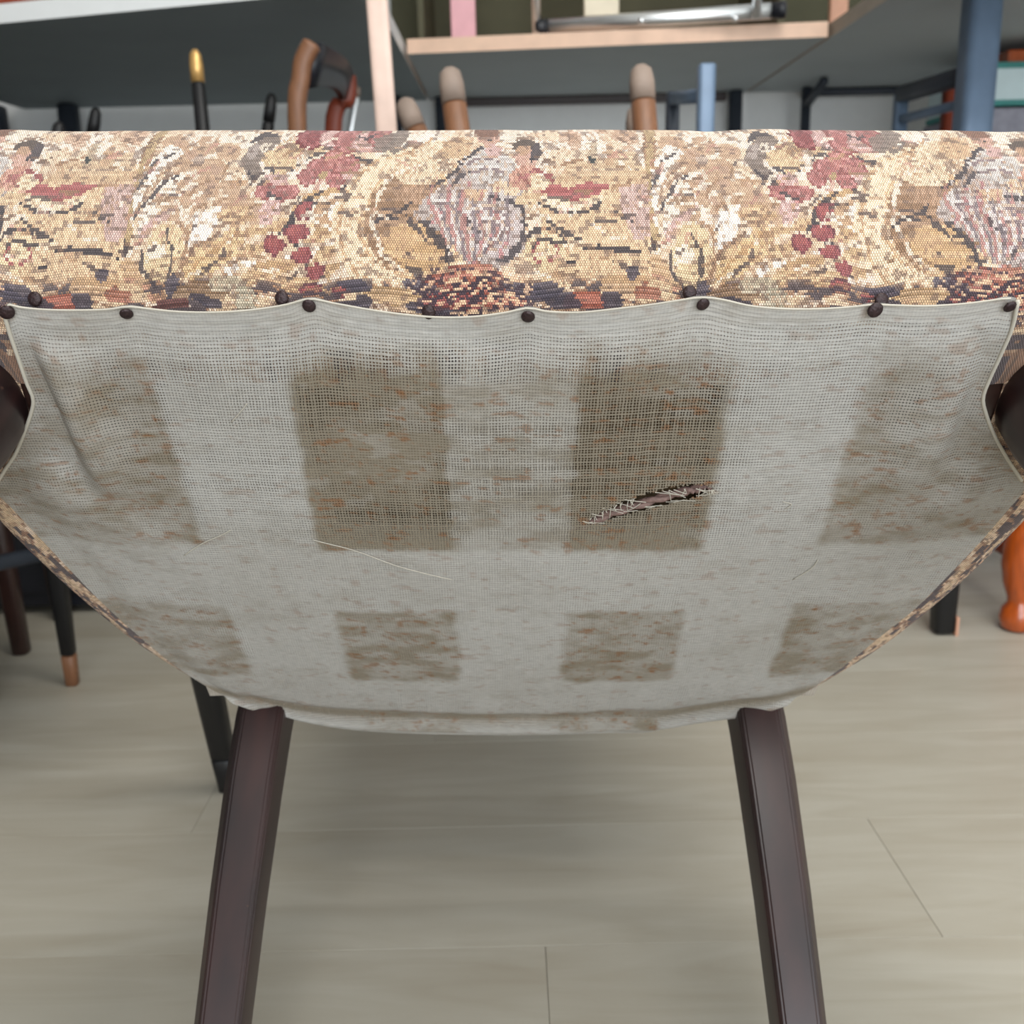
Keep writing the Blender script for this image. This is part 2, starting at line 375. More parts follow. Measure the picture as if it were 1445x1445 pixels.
# roses
for cx, cy, r, col in ((432, 194, 22, MAR), (462, 196, 20, PNK), (486, 198, 24, ROSE), (512, 200, 20, PNK), (530, 192, 18, ROSE), (452, 238, 20, ROSE), (470, 226, 16, (186, 122, 112)), (490, 236, 18, ROSE), (498, 252, 15, PNK), (474, 254, 14, ROSE), (436, 250, 14, ROSE), (392, 256, 17, PNK), (378, 268, 14, ROSE), (400, 274, 14, ROSE), (390, 292, 16, PNK), (384, 308, 10, PNK), (414, 270, 12, ROSE)):
    ell(cx, cy, r, r*.85, col, 0, .95, ('v', 3, 24)); ell(cx, cy, r*.5, r*.4, tuple(v-20 for v in col), .4, .6); ell(cx, cy, r, r*.85, tuple(v-46 for v in col), 0, .6, None, .82)
ell(460, 246, 7, 5, OLV); ell(392, 276, 6, 4, (244, 232, 210)); 
stroke(((478, 266), (500, 262), (516, 246)), 4, DK, .9); stroke(((498, 222), (516, 228), (532, 224)), 5, DK, .85); stroke(((380, 270), (395, 274), (404, 280)), 4, DK, .8)
stroke(((498, 188), (512, 196), (522, 190)), 4, DK, .8); stroke(((524, 214), (540, 206), (556, 192)), 4, DK, .7)
poly(((524, 196), (560, 184), (574, 190), (556, 212), (528, 216)), GRY, .9, ('h', 3, -20))
# vine and berries
stroke(((506, 266), (470, 270), (442, 280), (424, 296)), 8, (196, 158, 112)); stroke(((500, 262), (458, 272), (430, 290), (416, 318), (408, 328)), 3.4, DK, .85)
stroke(((420, 300), (420, 318), (428, 336), (440, 344)), 6, DK, .9); stroke(((428, 292), (440, 286), (456, 290)), 4.5, DK, .85); stroke(((440, 360), (450, 372), (470, 384)), 3.5, DK, .7)
for cx, cy, rx, ry in ((400, 341, 14, 12), (438, 299, 14, 13), (430, 326, 15, 12), (438, 354, 13, 9), (456, 374, 13, 10), (450, 400, 15, 11), (492, 408, 13, 10)):
    ell(cx, cy, rx, ry, MAR, 0, 1, ('v', 3, 18)); ell(cx-3, cy-3, rx*.5, ry*.45, (170, 92, 84), 0, .6); ell(cx, cy, rx, ry, (92, 50, 56), 0, .6, None, .86)
# curl beside the wreath
ell(470, 300, 24, 18, (190, 152, 116), 0, .9, ('h', 3, -16)); ell(484, 298, 15, 12, (246, 234, 214)); stroke(((452, 290), (446, 304), (458, 316), (474, 320)), 3, (240, 226, 200))
# wreath, a golden C
ell(586, 316, 102, 96, (234, 204, 164), 0, 1, ('h', 4, -12)); ell(586, 316, 102, 96, (196, 156, 116), 0, .7, None, .965); ell(580, 312, 84, 80, (208, 168, 122), 0, .8, None, .93)
ell(586, 316, 100, 94, (246, 228, 198), .2, .45, None, .86)
ell(582, 312, 62, 68, (170, 136, 106), 0, 1, ('h', 3, -26)); ell(592, 270, 30, 22, (184, 148, 118), 0, .8, ('v', 3, -24))
ell(590, 350, 44, 34, (216, 178, 132), .3, 1, ('h', 3, -22)); ell(566, 338, 26, 14, (202, 164, 120), .2, .9)
stroke(((528, 322), (542, 308), (560, 304), (574, 294), (582, 286)), 5, DK, .9); stroke(((560, 308), (578, 310), (590, 320), (606, 338)), 5, DK, .8)
for cx, cy, rx, ry, an in ((560, 222, 40, 14, -.3), (600, 226, 40, 22, -.5), (588, 246, 30, 16, 0)): ell(cx, cy, rx, ry, (238, 214, 178), an, .95, ('v', 3, -14))
stroke(((524, 238), (552, 232), (580, 212), (604, 196)), 3, (198, 160, 120)); stroke(((572, 200), (560, 212), (546, 214)), 4, DK, .6)
ell(640, 212, 26, 14, (214, 180, 140), -.3, .9, ('v', 3, -16))
stroke(((578, 226), (536, 238), (508, 270), (498, 312), (506, 352), (534, 384), (576, 402), (612, 400)), 30, (240, 214, 176), .95)
stroke(((582, 240), (548, 250), (524, 280), (516, 314), (524, 350), (548, 376), (584, 390)), 3, (206, 166, 124), .9); stroke(((570, 216), (524, 232), (496, 268), (486, 312), (494, 356), (524, 392), (570, 412)), 3, (204, 164, 122), .9)
stroke(((590, 232), (556, 246), (538, 276), (532, 312), (540, 346), (562, 372), (590, 382)), 4, (250, 234, 206), .8)
# right half of the repeat: warm ground
poly(((760, 250), (910, 240), (910, 392), (760, 392)), (226, 192, 150), .85, ('v', 3, -16))
poly(((870, 262), (912, 256), (912, 332), (886, 340), (872, 300)), (208, 176, 166), .9, ('v', 3, -18))
poly(((800, 232), (900, 214), (912, 262), (850, 262), (780, 262)), (216, 184, 146), .85, ('h', 3, -18))
# lady's robe
poly(((626, 262), (655, 228), (690, 210), (720, 222), (730, 250), (742, 300), (738, 350), (700, 380), (664, 372), (640, 340), (610, 318), (586, 306), (600, 280)), LIL, 1, ('v', 4, -20))
poly(((650, 224), (690, 204), (722, 220), (724, 252), (700, 262), (664, 262)), (208, 200, 190), .9, ('h', 3, -12))
poly(((630, 262), (672, 252), (684, 292), (650, 318), (618, 304)), (200, 184, 174), .8, ('h', 3, -24))
poly(((660, 300), (720, 288), (736, 322), (712, 366), (676, 356)), (190, 174, 168), .8, ('v', 5, 18))
for pts in (((640, 266), (634, 300), (656, 336)), ((660, 258), (652, 290), (668, 330), (690, 344)), ((700, 300), (716, 330), (704, 362)), ((690, 280), (700, 300), (692, 330)), ((604, 286), (622, 300), (612, 316)), ((648, 340), (672, 370), (700, 372))):
    stroke(pts, 3.2, (176, 118, 116), .85)
stroke(((606, 264), (632, 250), (650, 232), (668, 216), (680, 212)), 4, DK, .9); stroke(((640, 262), (650, 250), (664, 242)), 4, DK, .8)
stroke(((664, 282), (690, 278), (716, 284), (734, 296), (740, 320)), 5, DK, .9); stroke(((652, 300), (662, 318), (676, 326)), 4, DK, .8)
stroke(((736, 300), (738, 330), (722, 356), (696, 368)), 6, DK, .8); stroke(((702, 326), (696, 344), (682, 356)), 4.5, DK, .8); stroke(((600, 316), (616, 328), (630, 348), (640, 372)), 5, DK, .85)
for k in range(9): stroke(((596+k*6, 312+k*9), (612+k*6, 314+k*9)), 3.6, DK, .8, False)
for k in range(5): stroke(((580+k*5, 372+k*5), (604+k*5, 376+k*5)), 3.6, DK, .75, False)
ell(688, 196, 16, 15, (206, 166, 146), 0, 1, ('v', 3, -20)); ell(686, 188, 18, 9, (132, 92, 72), 0, 1); ell(696, 214, 12, 9, PNK)
ell(672, 276, 18, 10, (214, 176, 138), 0, .9); ell(712, 266, 20, 9, (228, 196, 158), .1, .9)
# cupid
ell(742, 226, 16, 17, (214, 172, 152), 0, 1, ('v', 3, -18)); ell(740, 206, 17, 8, (92, 76, 66), 0, 1); ell(756, 216, 8, 13, (84, 72, 72), 0, 1); ell(738, 214, 9, 6, (186, 150, 120))
ell(740, 252, 22, 17, (212, 162, 140), -.3, 1, ('v', 3, -26)); ell(750, 276, 26, 13, (230, 198, 158), -.5, 1, ('h', 3, -20)); stroke(((724, 262), (742, 250), (752, 240)), 3, ROSE)
poly(((752, 240), (766, 248), (790, 268), (760, 272), (748, 262)), (238, 214, 176)); stroke(((752, 238), (770, 246), (786, 262)), 4, (150, 84, 80))
poly(((760, 272), (776, 260), (800, 266), (826, 256), (858, 262), (842, 276), (806, 284), (778, 276)), (160, 86, 82), 1, ('h', 3, 14))
poly(((756, 280), (778, 278), (808, 286), (842, 278), (852, 276), (842, 290), (806, 298), (776, 292)), (240, 216, 178))
stroke(((758, 284), (776, 294), (806, 300), (834, 294), (850, 282)), 3.4, DK, .9); stroke(((858, 264), (878, 262), (892, 252)), 3, BRN)
stroke(((766, 304), (782, 320), (800, 330), (816, 338)), 4.5, DK, .85); stroke(((828, 322), (850, 312), (868, 314)), 4, DK, .75); stroke(((862, 298), (872, 306), (884, 312)), 4, DK, .8)
# drum and stick
ell(767, 352, 28, 25, (236, 208, 164), 0, 1, ('h', 3, -10)); ell(767, 354, 18, 15, (160, 92, 88), 0, 1, None, .76); ell(767, 352, 14, 12, (242, 216, 172)); stroke(((742, 338), (752, 326), (772, 324), (790, 334)), 4, DK, .9)
stroke(((750, 348), (756, 340), (768, 337), (784, 342), (800, 340), (816, 334)), 3.6, DK, .85); stroke(((818, 350), (850, 350), (880, 354), (902, 358)), 4, DK, .95)
ell(806, 346, 16, 8, (240, 214, 176)); stroke(((790, 374), (806, 370)), 3.4, DK)
# distance: little trees and a tower
for cx, cy, rx, ry in ((806, 194, 20, 9), (812, 200, 10, 14), (886, 192, 17, 13), (892, 204, 10, 12), (854, 186, 10, 5)): ell(cx, cy, rx, ry, (176, 140, 112), 0, .75, ('v', 2, 40))
stroke(((784, 236), (806, 230), (832, 222), (838, 224)), 3, BRN); poly(((832, 202), (842, 202), (843, 232), (832, 232)), (178, 158, 130), .8); ell(836, 226, 4, 5, (56, 58, 56)); poly(((856, 206), (866, 206), (866, 232), (856, 232)), (196, 160, 124), .8)
# fine drawing: veins, petals and ground lines
rr_ = random.Random(5)
for i in range(190):
    cx = 190+rr_.random()*TW; cy = 198+rr_.random()*196
    if 596 < cx < 745 and 205 < cy < 380: continue
    an = (-.6 if cx < 480 else .15)+rr_.uniform(-.5, .5); ln_ = rr_.uniform(7, 17); bend = rr_.uniform(-4, 4)
    dx_, dy_ = math.cos(an)*ln_, math.sin(an)*ln_*.7
    col, al = rr_.choice((((118, 90, 72), .75), ((150, 114, 84), .8), ((176, 138, 102), .8), ((244, 228, 202), .8), ((86, 70, 66), .8), ((188, 134, 118), .6)))
    stroke(((cx-dx_, cy-dy_), (cx+bend*.4, cy+bend), (cx+dx_, cy+dy_)), rr_.uniform(2.2, 3.6), col, al)
# folds of the robe
for i in range(15):
    t = i/14; xa_ = 622+100*t; ya_ = 262+22*math.sin(t*3)
    col = ((176, 122, 112), (224, 212, 200), (120, 106, 108))[i % 3]
    stroke(((xa_-6, ya_-14), (xa_-14+8*t, ya_+22), (xa_+2-10*t, ya_+54), (xa_+10-34*t, ya_+86)), 3.0, col, .8)
for pts in (((664, 300), (680, 292), (704, 296), (716, 310), (712, 332)), ((672, 316), (688, 306), (702, 314), (702, 330), (690, 342)), ((650, 232), (676, 222), (704, 226)), ((656, 244), (684, 236), (712, 240)), ((612, 280), (634, 286), (650, 300))):
    stroke(pts, 3.2, (226, 216, 204), .9); stroke([(a_+3, b_+4) for a_, b_ in pts], 2.8, (126, 104, 104), .8)
stroke(((732, 246), (738, 256), (748, 262)), 2.6, (150, 92, 82)); ell(748, 228, 3, 2.5, DK); ell(690, 200, 3, 2.4, DK)
# bottom band: dark foliage, flowers, long floats
bot = (fbm(xx/30, yy/9, 77, 4)); bmask = fade(yy, 384, 404)
paint(ALL, (bot > .54), (150, 116, 86), .6*1.0*bmask.mean()) if False else None
for c in range(3):
    col = np.where(bot > .60, (70, 58, 64)[c], np.where(bot > .535, (148, 108, 82)[c], np.where(bot < .40, (222, 192, 152)[c], img[..., c])))
    img[..., c] = img[..., c]*(1-.85*bmask)+col*.85*bmask
for cx, cy, rx, ry, col in ((640, 398, 44, 22, (166, 96, 84)), (676, 392, 34, 22, (196, 130, 108)), (650, 420, 50, 18, (150, 74, 72)), (706, 418, 36, 18, (176, 106, 88)), (820, 424, 30, 15, (176, 96, 78)), (560, 416, 40, 14, (204, 168, 124)), (875, 404, 34, 20, (226, 188, 146)), (905, 412, 18, 12, (170, 110, 90)), (300, 412, 40, 14, (150, 120, 92)), (338, 400, 26, 14, (212, 198, 170)), (362, 424, 16, 22, (196, 186, 160)), (262, 428, 24, 8, (90, 46, 46))):
    ell(cx, cy, rx, ry, col, 0, .85, ('h', 4, -34))
for cx, cy, rx, ry in ((264, 402, 7, 18), (310, 424, 22, 8), (768, 406, 22, 12), (790, 424, 26, 14), (856, 424, 14, 13), (510, 402, 26, 8), (500, 428, 18, 6), (600, 400, 26, 8), (30+TW, 408, 34, 12), (738, 438, 30, 7), (642, 444, 24, 6), (596, 432, 16, 7), (884, 386, 8, 12), (520, 424, 14, 10)):
    ell(cx, cy, rx, ry, (56, 48, 60), .25, .85, ('h', 4, 26))
spk = fbm(xx/7, yy/3, 91, 3)
for cx, cy in ((640, 398), (690, 402), (650, 424), (700, 430)):
    sl = region(cx-60, cx+60, cy-26, cy+26); q = np.hypot((wx[sl]-cx)/58, (wy[sl]-cy)/24)
    for s in SH:
        sl = region(cx+s-60, cx+s+60, cy-26, cy+26)
        if img[sl].size == 0: continue
        q = np.hypot((wx[sl]-cx-s)/58, (wy[sl]-cy)/24); paint(sl, (q < 1) & (spk[sl] > .56), (64, 46, 56), .8); paint(sl, (q < 1) & (spk[sl] < .42), (232, 190, 150), .8)
# wandering float lines between the figures
ln = np.mod(yy/8.5 + 5*fbm(xx/48, yy/40, 121, 2) + xx/60*np.sin(xx/90), 1)
lm = (ln < .22) & (fbm(xx/26, yy/12, 131, 3) > .50); lum = img.mean(-1)
paint(ALL, lm & (lum > 150), (170, 132, 100), .55)
ln2 = np.mod(xx/7.5 + 4*fbm(xx/40, yy/50, 141, 2), 1); paint(ALL, (ln2 < .25) & (fbm(xx/30, yy/22, 151, 3) > .54) & (lum > 160), (182, 144, 112), .45)
paint(ALL, (fbm(xx/12, yy/5, 161, 3) > .66) & (lum > 120), (104, 82, 72), .5)
g_ = img.mean(-1, keepdims=True); img[:] = g_+(img-g_)*.94; img[..., 0] *= 1.0; img[..., 1] *= .985; img[..., 2] *= 1.0
# thread-level speckle everywhere: small dark picks and cream picks
tn = rng.random((H_//3+2, W_//2+2)).astype(np.float32)
tk = tn[((yy-Y0)//3).astype(int), ((xx-X0)//2).astype(int)]
img *= (0.91 + 0.16*tk)[..., None]
TAPE = nlin(img)
def tape_at(tx, ty):
    """colour of the woven pattern at pattern coordinates (arrays), one stitch = 3.4 x 2.6"""
    row = np.floor(ty/2.6); st = (row % 2)*1.7
    tx = (np.floor((tx+st)/3.4)+.5)*3.4-st; ty = (row+.5)*2.6
    ix = np.mod(tx-190, TW)+190; iy = np.clip(ty, Y0, Y1-1)
    return TAPE[(iy-Y0).astype(int), (ix-X0).astype(int)]

def tapemat():
    m, nt, b = newmat('tapestry_fabric')
    N = nt.nodes.new; Lk = nt.links.new
    at_ = N('ShaderNodeAttribute'); at_.attribute_name = 'weave'
    uv = N('ShaderNodeUVMap'); uv.uv_map = 'UVMap'
    sp = N('ShaderNodeSeparateXYZ'); Lk(uv.outputs[0], sp.inputs[0])
    # uv in stitch units
    def tri(out, ofs=0.0, lo=0.0):
        f = N('ShaderNodeMath'); f.operation = 'PINGPONG'; f.inputs[1].default_value = .5
        if ofs is not None and not isinstance(ofs, float):
            a = N('ShaderNodeMath'); Lk(out, a.inputs[0]); Lk(ofs, a.inputs[1]); Lk(a.outputs[0], f.inputs[0])
        else: Lk(out, f.inputs[0])
        g = N('ShaderNodeMapRange'); g.interpolation_type = 'SMOOTHSTEP'; g.inputs[1].default_value = .0; g.inputs[2].default_value = .34; g.inputs[3].default_value = lo; Lk(f.outputs[0], g.inputs[0]); return g.outputs[0]
    fl = N('ShaderNodeMath'); fl.operation = 'FLOOR'; Lk(sp.outputs[1], fl.inputs[0])
    hf = N('ShaderNodeMath'); hf.operation = 'MULTIPLY'; hf.inputs[1].default_value = .5; Lk(fl.outputs[0], hf.inputs[0])
    v = tri(sp.outputs[1], 0.0, .45); u = tri(sp.outputs[0], hf.outputs[0])
    mn = N('ShaderNodeMath'); mn.operation = 'MULTIPLY'; Lk(u, mn.inputs[0]); Lk(v, mn.inputs[1])
    n = N('ShaderNodeTexNoise'); n.inputs['Scale'].default_value = .45; n.inputs['Detail'].default_value = 3; Lk(uv.outputs[0], n.inputs['Vector'])
    mr = N('ShaderNodeMapRange'); mr.inputs[3].default_value = .50; mr.inputs[4].default_value = 1.12; Lk(mn.outputs[0], mr.inputs[0])
    hs = N('ShaderNodeMixRGB'); hs.blend_type = 'MULTIPLY'; hs.inputs[0].default_value = 1
    cc = N('ShaderNodeCombineXYZ'); 
    for i in range(3): Lk(mr.outputs[0], cc.inputs[i])
    Lk(at_.outputs['Color'], hs.inputs[1]); Lk(cc.outputs[0], hs.inputs[2])
    Lk(hs.outputs[0], b.inputs['Base Color']); b.inputs['Roughness'].default_value = .85
    b.inputs['Sheen Weight'].default_value = .15
    ad = N('ShaderNodeMath'); ad.operation = 'MULTIPLY_ADD'; ad.inputs[1].default_value = .8; Lk(n.outputs['Fac'], ad.inputs[0]); Lk(mn.outputs[0], ad.inputs[2])
    bp = N('ShaderNodeBump'); bp.inputs['Strength'].default_value = .9; bp.inputs['Distance'].default_value = .0005
    Lk(ad.outputs[0], bp.inputs['Height']); Lk(bp.outputs[0], b.inputs['Normal'])
    return m
M['tape'] = tapemat()

def grid_mesh(name, V, closed_u=False, faces_mask=None):
    """V: (rows, cols, 3)"""
    R, C = V.shape[:2]; me = bpy.data.meshes.new(name)
    i = np.arange(R*C).reshape(R, C)
    if closed_u: i = np.concatenate([i, i[:, :1]], 1)
    q = np.stack([i[:-1, :-1], i[:-1, 1:], i[1:, 1:], i[1:, :-1]], -1).reshape(-1, 4)
    if faces_mask is not None: q = q[faces_mask.reshape(-1)]
    me.vertices.add(R*C); me.vertices.foreach_set('co', V.astype(np.float32).reshape(-1))
    me.loops.add(q.size); me.loops.foreach_set('vertex_index', q.reshape(-1).astype(np.int32))
    me.polygons.add(len(q)); me.polygons.foreach_set('loop_start', np.arange(0, q.size, 4, dtype=np.int32)); me.polygons.foreach_set('loop_total', np.full(len(q), 4, np.int32))
    me.update(calc_edges=True); me.polygons.foreach_set('use_smooth', np.ones(len(q), bool))
    return me, q
# ---- outline of the seat (upholstery underside)
def smooth_outline(pts, n_per=1):
    return np.array(pts)
front_x = np.arange(-0.255, 0.2551, 0.00075)
half = [(0.262, .0005), (0.272, .004), (0.281, .011), (0.288, .022), (0.292, .04), (.2945, .06), (.296, .08), (.297, .10), (.2965, .12), (.2935, .145), (.287, .17), (.281, .19), (.2745, .21), (.267, .23), (.259, .25), (.25, .27), (.239, .29), (.226, .31), (.212, .33), (.195, .347), (.175, .362), (.15, .374), (.12, .383), (.09, .388), (.06, .390), (.03, .391)]
hp = []
for a_, b_ in zip(half[:-1], half[1:]):
    for k in range(14): hp.append((a_[0]+(b_[0]-a_[0])*k/14, a_[1]+(b_[1]-a_[1])*k/14))
hp.append(half[-1])
out = [(x, 0.0) for x in front_x] + hp + [(0, .391)] + [(-x, y) for x, y in hp[::-1]]
out = np.array(out)
for _ in range(24):   # round the corners of the side polyline only
    sm = (np.roll(out, 1, 0)+out*2+np.roll(out, -1, 0))/4; k0 = len(front_x)+1; out[k0:-1] = sm[k0:-1]
nx = np.roll(out, -1, 0)-np.roll(out, 1, 0); nrm = np.stack([nx[:, 1], -nx[:, 0]], 1); nrm /= np.linalg.norm(nrm, axis=1)[:, None]+1e-9
# arc length, measured from the middle of the front
seg = np.hypot(*(np.roll(out, -1, 0)-out).T); arc = np.concatenate([[0], np.cumsum(seg)[:-1]])-0.255
frontness = fade(-nrm[:, 1], 0.2, 0.95)
prof = [(-.050, .0035), (-.030, .001), (-.014, -.001), (-.004, .001), (.003, .006), (.010, .013), (.0165, .024), (.0215, .038), (.0255, .052), (.0285, .066), (.0305, .080), (.0310, .092), (.0290, .103), (.0235, .113), (.014, .121), (.001, .127), (-.02, .133), (-.06, .142), (-.11, .149), (-.16, .153), (-.20, .155)]
side_prof = [(-.050, .0035), (-.030, .001), (-.012, -.001), (-.003, .001), (.002, .006), (.005, .013), (.006, .024), (.007, .038), (.008, .052), (.008, .066), (.007, .080), (.006, .092), (.003, .103), (-.002, .113), (-.010, .121), (-.022, .127), (-.04, .133), (-.07, .142), (-.115, .149), (-.16, .153), (-.20, .155)]
def dens(pr, n=8):
    Q = [np.array(q, float) for q in pr]; P = [Q[0]]+Q+[Q[-1]]; o = []
    for i in range(1, len(P)-2):
        nn = n if i < 16 else 4
        for j in range(nn):
            t = j/nn; a, b, c, d = P[i-1:i+3]
            o.append(.5*((2*b)+(-a+c)*t+(2*a-5*b+4*c-d)*t*t+(-a+3*b-3*c+d)*t**3))
    o.append(Q[-1]); return np.array(o)
pf, ps = dens(prof), dens(side_prof)
R = len(pf); C = len(out)
o_f = pf[:, 0][:, None]*frontness[None] + ps[:, 0][:, None]*(1-frontness[None]); z_ = pf[:, 1][:, None]*np.ones(C)[None]
# wrinkles pulled by the tacks along the lower edge and slight unevenness along the top roll
TACK = [px2seat(*q) for q in ((12, 436), (180, 438), (437, 427), (745, 442), (991, 425), (1233, 433), (1423, 428))]
TACK2 = [px2seat(*q) for q in ((50, 422), (398, 421), (605, 440), (973, 413), (1243, 424))]
xa = out[:, 0][None]; zz = z_
pull = sum(np.exp(-((xa-t[0])/.012)**2) for t in TACK+TACK2)
o_f = o_f - .0025*pull*np.exp(-((zz-.012)/.014)**2)*frontness[None]
o_f = o_f + .0022*(fbm(xa*34+zz*6, zz*20+9, 51, 3)-.5)*frontness[None]
z_ = z_ + .0030*(fbm(xa*11+5+0*zz, zz*0+3, 61, 3)-.5)*fade(zz, .07, .11)
inset_ok = np.where(o_f < -.03, o_f, o_f)
cx_, cy_ = 0.0, .20
X = out[:, 0][None]+nrm[:, 0][None]*o_f; Yv = out[:, 1][None]+nrm[:, 1][None]*o_f
# pull deep insets towards the centre instead of along the normal to avoid crossings
dp = np.clip(-ps[:, 0]-.03, 0, None)[:, None]/.20
X = np.where(dp > 0, (out[:, 0][None]*(1-dp*1.15)), X) if False else X
for r_i in range(R):
    if ps[r_i, 0] < -.035 and r_i > R//2:
        t = min(.999, (-ps[r_i, 0]-.02)/.20)
        X[r_i] = (X[int(R*0.80)]-cx_)*(1-t)+cx_ if False else X[r_i]
V = np.stack([X, Yv-YO, HS+z_], -1)
cut = int(np.argmax(ps[:, 1] > .1335))
ring = V[cut].copy(); rows = [V[:cut+1]]
for t, dz in ((.12, .004), (.3, .009), (.5, .013), (.72, .016), (.9, .0175), (.999, .018)):
    rr = ring.copy(); rr[:, 0] *= (1-t); rr[:, 1] = (rr[:, 1]+YO-cy_)*(1-t)+cy_-YO; rr[:, 2] = ring[:, 2]*(1-t)+(HS+.133)*t+dz; rows.append(rr[None])
V = np.concatenate(rows, 0); R = V.shape[0]
me, q = grid_mesh('seat_cover', V, True)
# pattern coordinates: across = arc along the seat, down = arc length over the profile, calibrated on the front panel
pd = np.concatenate([[0], np.cumsum(np.hypot(*np.diff(pf[:cut+1], axis=0).T))]); pd = np.concatenate([pd, pd[-1]+np.array([.03, .08, .13, .18, .23, .26])])
cal_z = pf[:cut+1]
def front_py(o, z):
    a_ = Vector((0, -o-YO, HS+z)); wpt = CM @ a_ - CP; return 722.5-1445*wpt.dot(UP)/wpt.dot(FW)
pyc = np.array([front_py(o, z) for o, z in pf[:cut+1]]); pyc = np.minimum.accumulate(pyc+np.linspace(0, -1e-6, len(pyc)))
k_lo = int(np.argmax(pd > .048)); top_i = int(np.argmin(pyc))
ty = np.interp(pd, pd[:top_i+1], pyc[:top_i+1])
ty = np.where(pd > pd[top_i], pyc[top_i]-(pd-pd[top_i])*1200, ty)
tx = 722.5 + arc*2950
TX = np.tile(np.append(tx, tx[-1]+seg[-1]*2950)[None], (R, 1)); TY = np.tile(ty[:, None], (1, C+1))
fu = (TX[:-1, :-1]+TX[:-1, 1:])/2; fv = (TY[:-1, :-1]+TY[1:, :-1])/2
fcol = tape_at(fu, fv).reshape(-1, 3)
ca = me.color_attributes.new('weave', 'FLOAT_COLOR', 'CORNER')
ca.data.foreach_set('color', np.repeat(np.concatenate([fcol, np.ones((len(fcol), 1))], 1), 4, 0).astype(np.float32).reshape(-1))
SU, SV = 3.4, 3.4
pdx = pd*2950
U00, U01 = TX[:-1, :-1]/SU, TX[:-1, 1:]/SU; PV = np.tile(pdx[:, None], (1, C))/SV
uvs = np.stack([np.stack([U00, PV[:-1]], -1), np.stack([U01, PV[:-1]], -1), np.stack([U01, PV[1:]], -1), np.stack([U00, PV[1:]], -1)], 2)
uvl = me.uv_layers.new(name='UVMap'); uvl.data.foreach_set('uv', uvs.astype(np.float32).reshape(-1))
seat = link('seat_cover', me, 'tape', chair)
seat['label'] = 'cream, rose and brown figured tapestry upholstery'

# ---- wooden seat frame, webbing and hessian inside
def ringpart(name, ins0, ins1, z0, z1, m):
    A = out+nrm*ins0; B = out+nrm*ins1
    sel = np.r_[np.arange(0, len(front_x), 24), np.arange(len(front_x), C, 9)]
    A, B = A[sel], B[sel]; n = len(sel); bm = bmesh.new(); rs = []
    for P, z in ((A, z0), (A, z1), (B, z1), (B, z0)): rs.append([bm.verts.new((p[0], p[1]-YO, HS+z)) for p in P])
    for a_ in range(4):
        r0, r1 = rs[a_], rs[(a_+1) % 4]
        for k in range(n): bm.faces.new((r0[k], r0[(k+1) % n], r1[(k+1) % n], r1[k]))
    return bmobj(name, bm, m, chair)
ringpart('seat_frame', -.008, -.034, .004, .05, 'frame')
bm = bmesh.new(); vs = [bm.verts.new((p[0]*.93, (p[1]-.2)*.90+.2-YO, HS+.028+.010*vnoise(np.array([i*.7]), np.array([.3]), 3)[0])) for i, p in enumerate(out[::12])]
cv = bm.verts.new((0, .2-YO, HS+.020))
for k in range(len(vs)): bm.faces.new((vs[k], vs[(k+1) % len(vs)], cv))
bmobj('hessian_lining', bm, 'hess', chair)
for sx in (-1, 1):
    x0_, x1_ = (-.285, -.205) if sx < 0 else (.205, .285)
    bmobj('corner_block', box_bm(x0_, x1_, .012-YO, .115-YO, HS+.0045, HS+.045, .003), 'dkwood', chair)
def webmat():
    m, nt, b = newmat('jute_webbing'); N = nt.nodes.new; Lk = nt.links.new
    tc = N('ShaderNodeTexCoord'); n = N('ShaderNodeTexNoise'); n.inputs['Scale'].default_value = 70; n.inputs['Detail'].default_value = 4; Lk(tc.outputs['Object'], n.inputs['Vector'])
    r = N('ShaderNodeValToRGB'); r.color_ramp.elements[0].position = .3; r.color_ramp.elements[1].position = .7
    r.color_ramp.elements[0].color = lin((160, 150, 138))+(1,); r.color_ramp.elements[1].color = lin((190, 182, 172))+(1,)
    Lk(n.outputs['Fac'], r.inputs[0]); Lk(r.outputs[0], b.inputs['Base Color']); b.inputs['Roughness'].default_value = .9
    w_ = N('ShaderNodeTexWave'); w_.inputs['Scale'].default_value = 180; w_.inputs['Distortion'].default_value = 1; Lk(tc.outputs['Object'], w_.inputs['Vector'])
    bp = N('ShaderNodeBump'); bp.inputs['Strength'].default_value = .5; bp.inputs['Distance'].default_value = .001; Lk(w_.outputs['Fac'], bp.inputs['Height']); Lk(bp.outputs[0], b.inputs['Normal'])
    return m
M['web'] = webmat()
def strap(x0, x1, y0, y1, horiz, ph):
    """a 1.5 mm thick webbing strap, woven over and under the crossing straps"""
    bm = bmesh.new(); n = 40; T = .0016; rows = []
    for i in range(n+1):
        t = i/n
        if horiz: xx_ = x0+(x1-x0)*t; z = HS+.006+.0012*math.cos(math.pi*xx_/.139+ph); P = [(xx_, y0), (xx_, y1)]
        else: yy_ = y0+(y1-y0)*t; z = HS+.006+.0012*math.cos(math.pi*yy_/.17+ph); P = [(x0, yy_), (x1, yy_)]
        rows.append([bm.verts.new((P[0][0], P[0][1]-YO, z)), bm.verts.new((P[1][0], P[1][1]-YO, z)), bm.verts.new((P[1][0], P[1][1]-YO, z+T)), bm.verts.new((P[0][0], P[0][1]-YO, z+T))])
    for i in range(n):
        for k in range(4): bm.faces.new((rows[i][k], rows[i][(k+1) % 4], rows[i+1][(k+1) % 4], rows[i+1][k]))
    bm.faces.new(rows[0]); bm.faces.new(rows[-1])
    return bmobj('webbing_strap', bm, 'web', chair)
for x0, x1, y1 in ((-.174, -.108, .345), (-.034, .033, .385), (.106, .172, .345)): strap(x0, x1, .004, y1, False, 0)
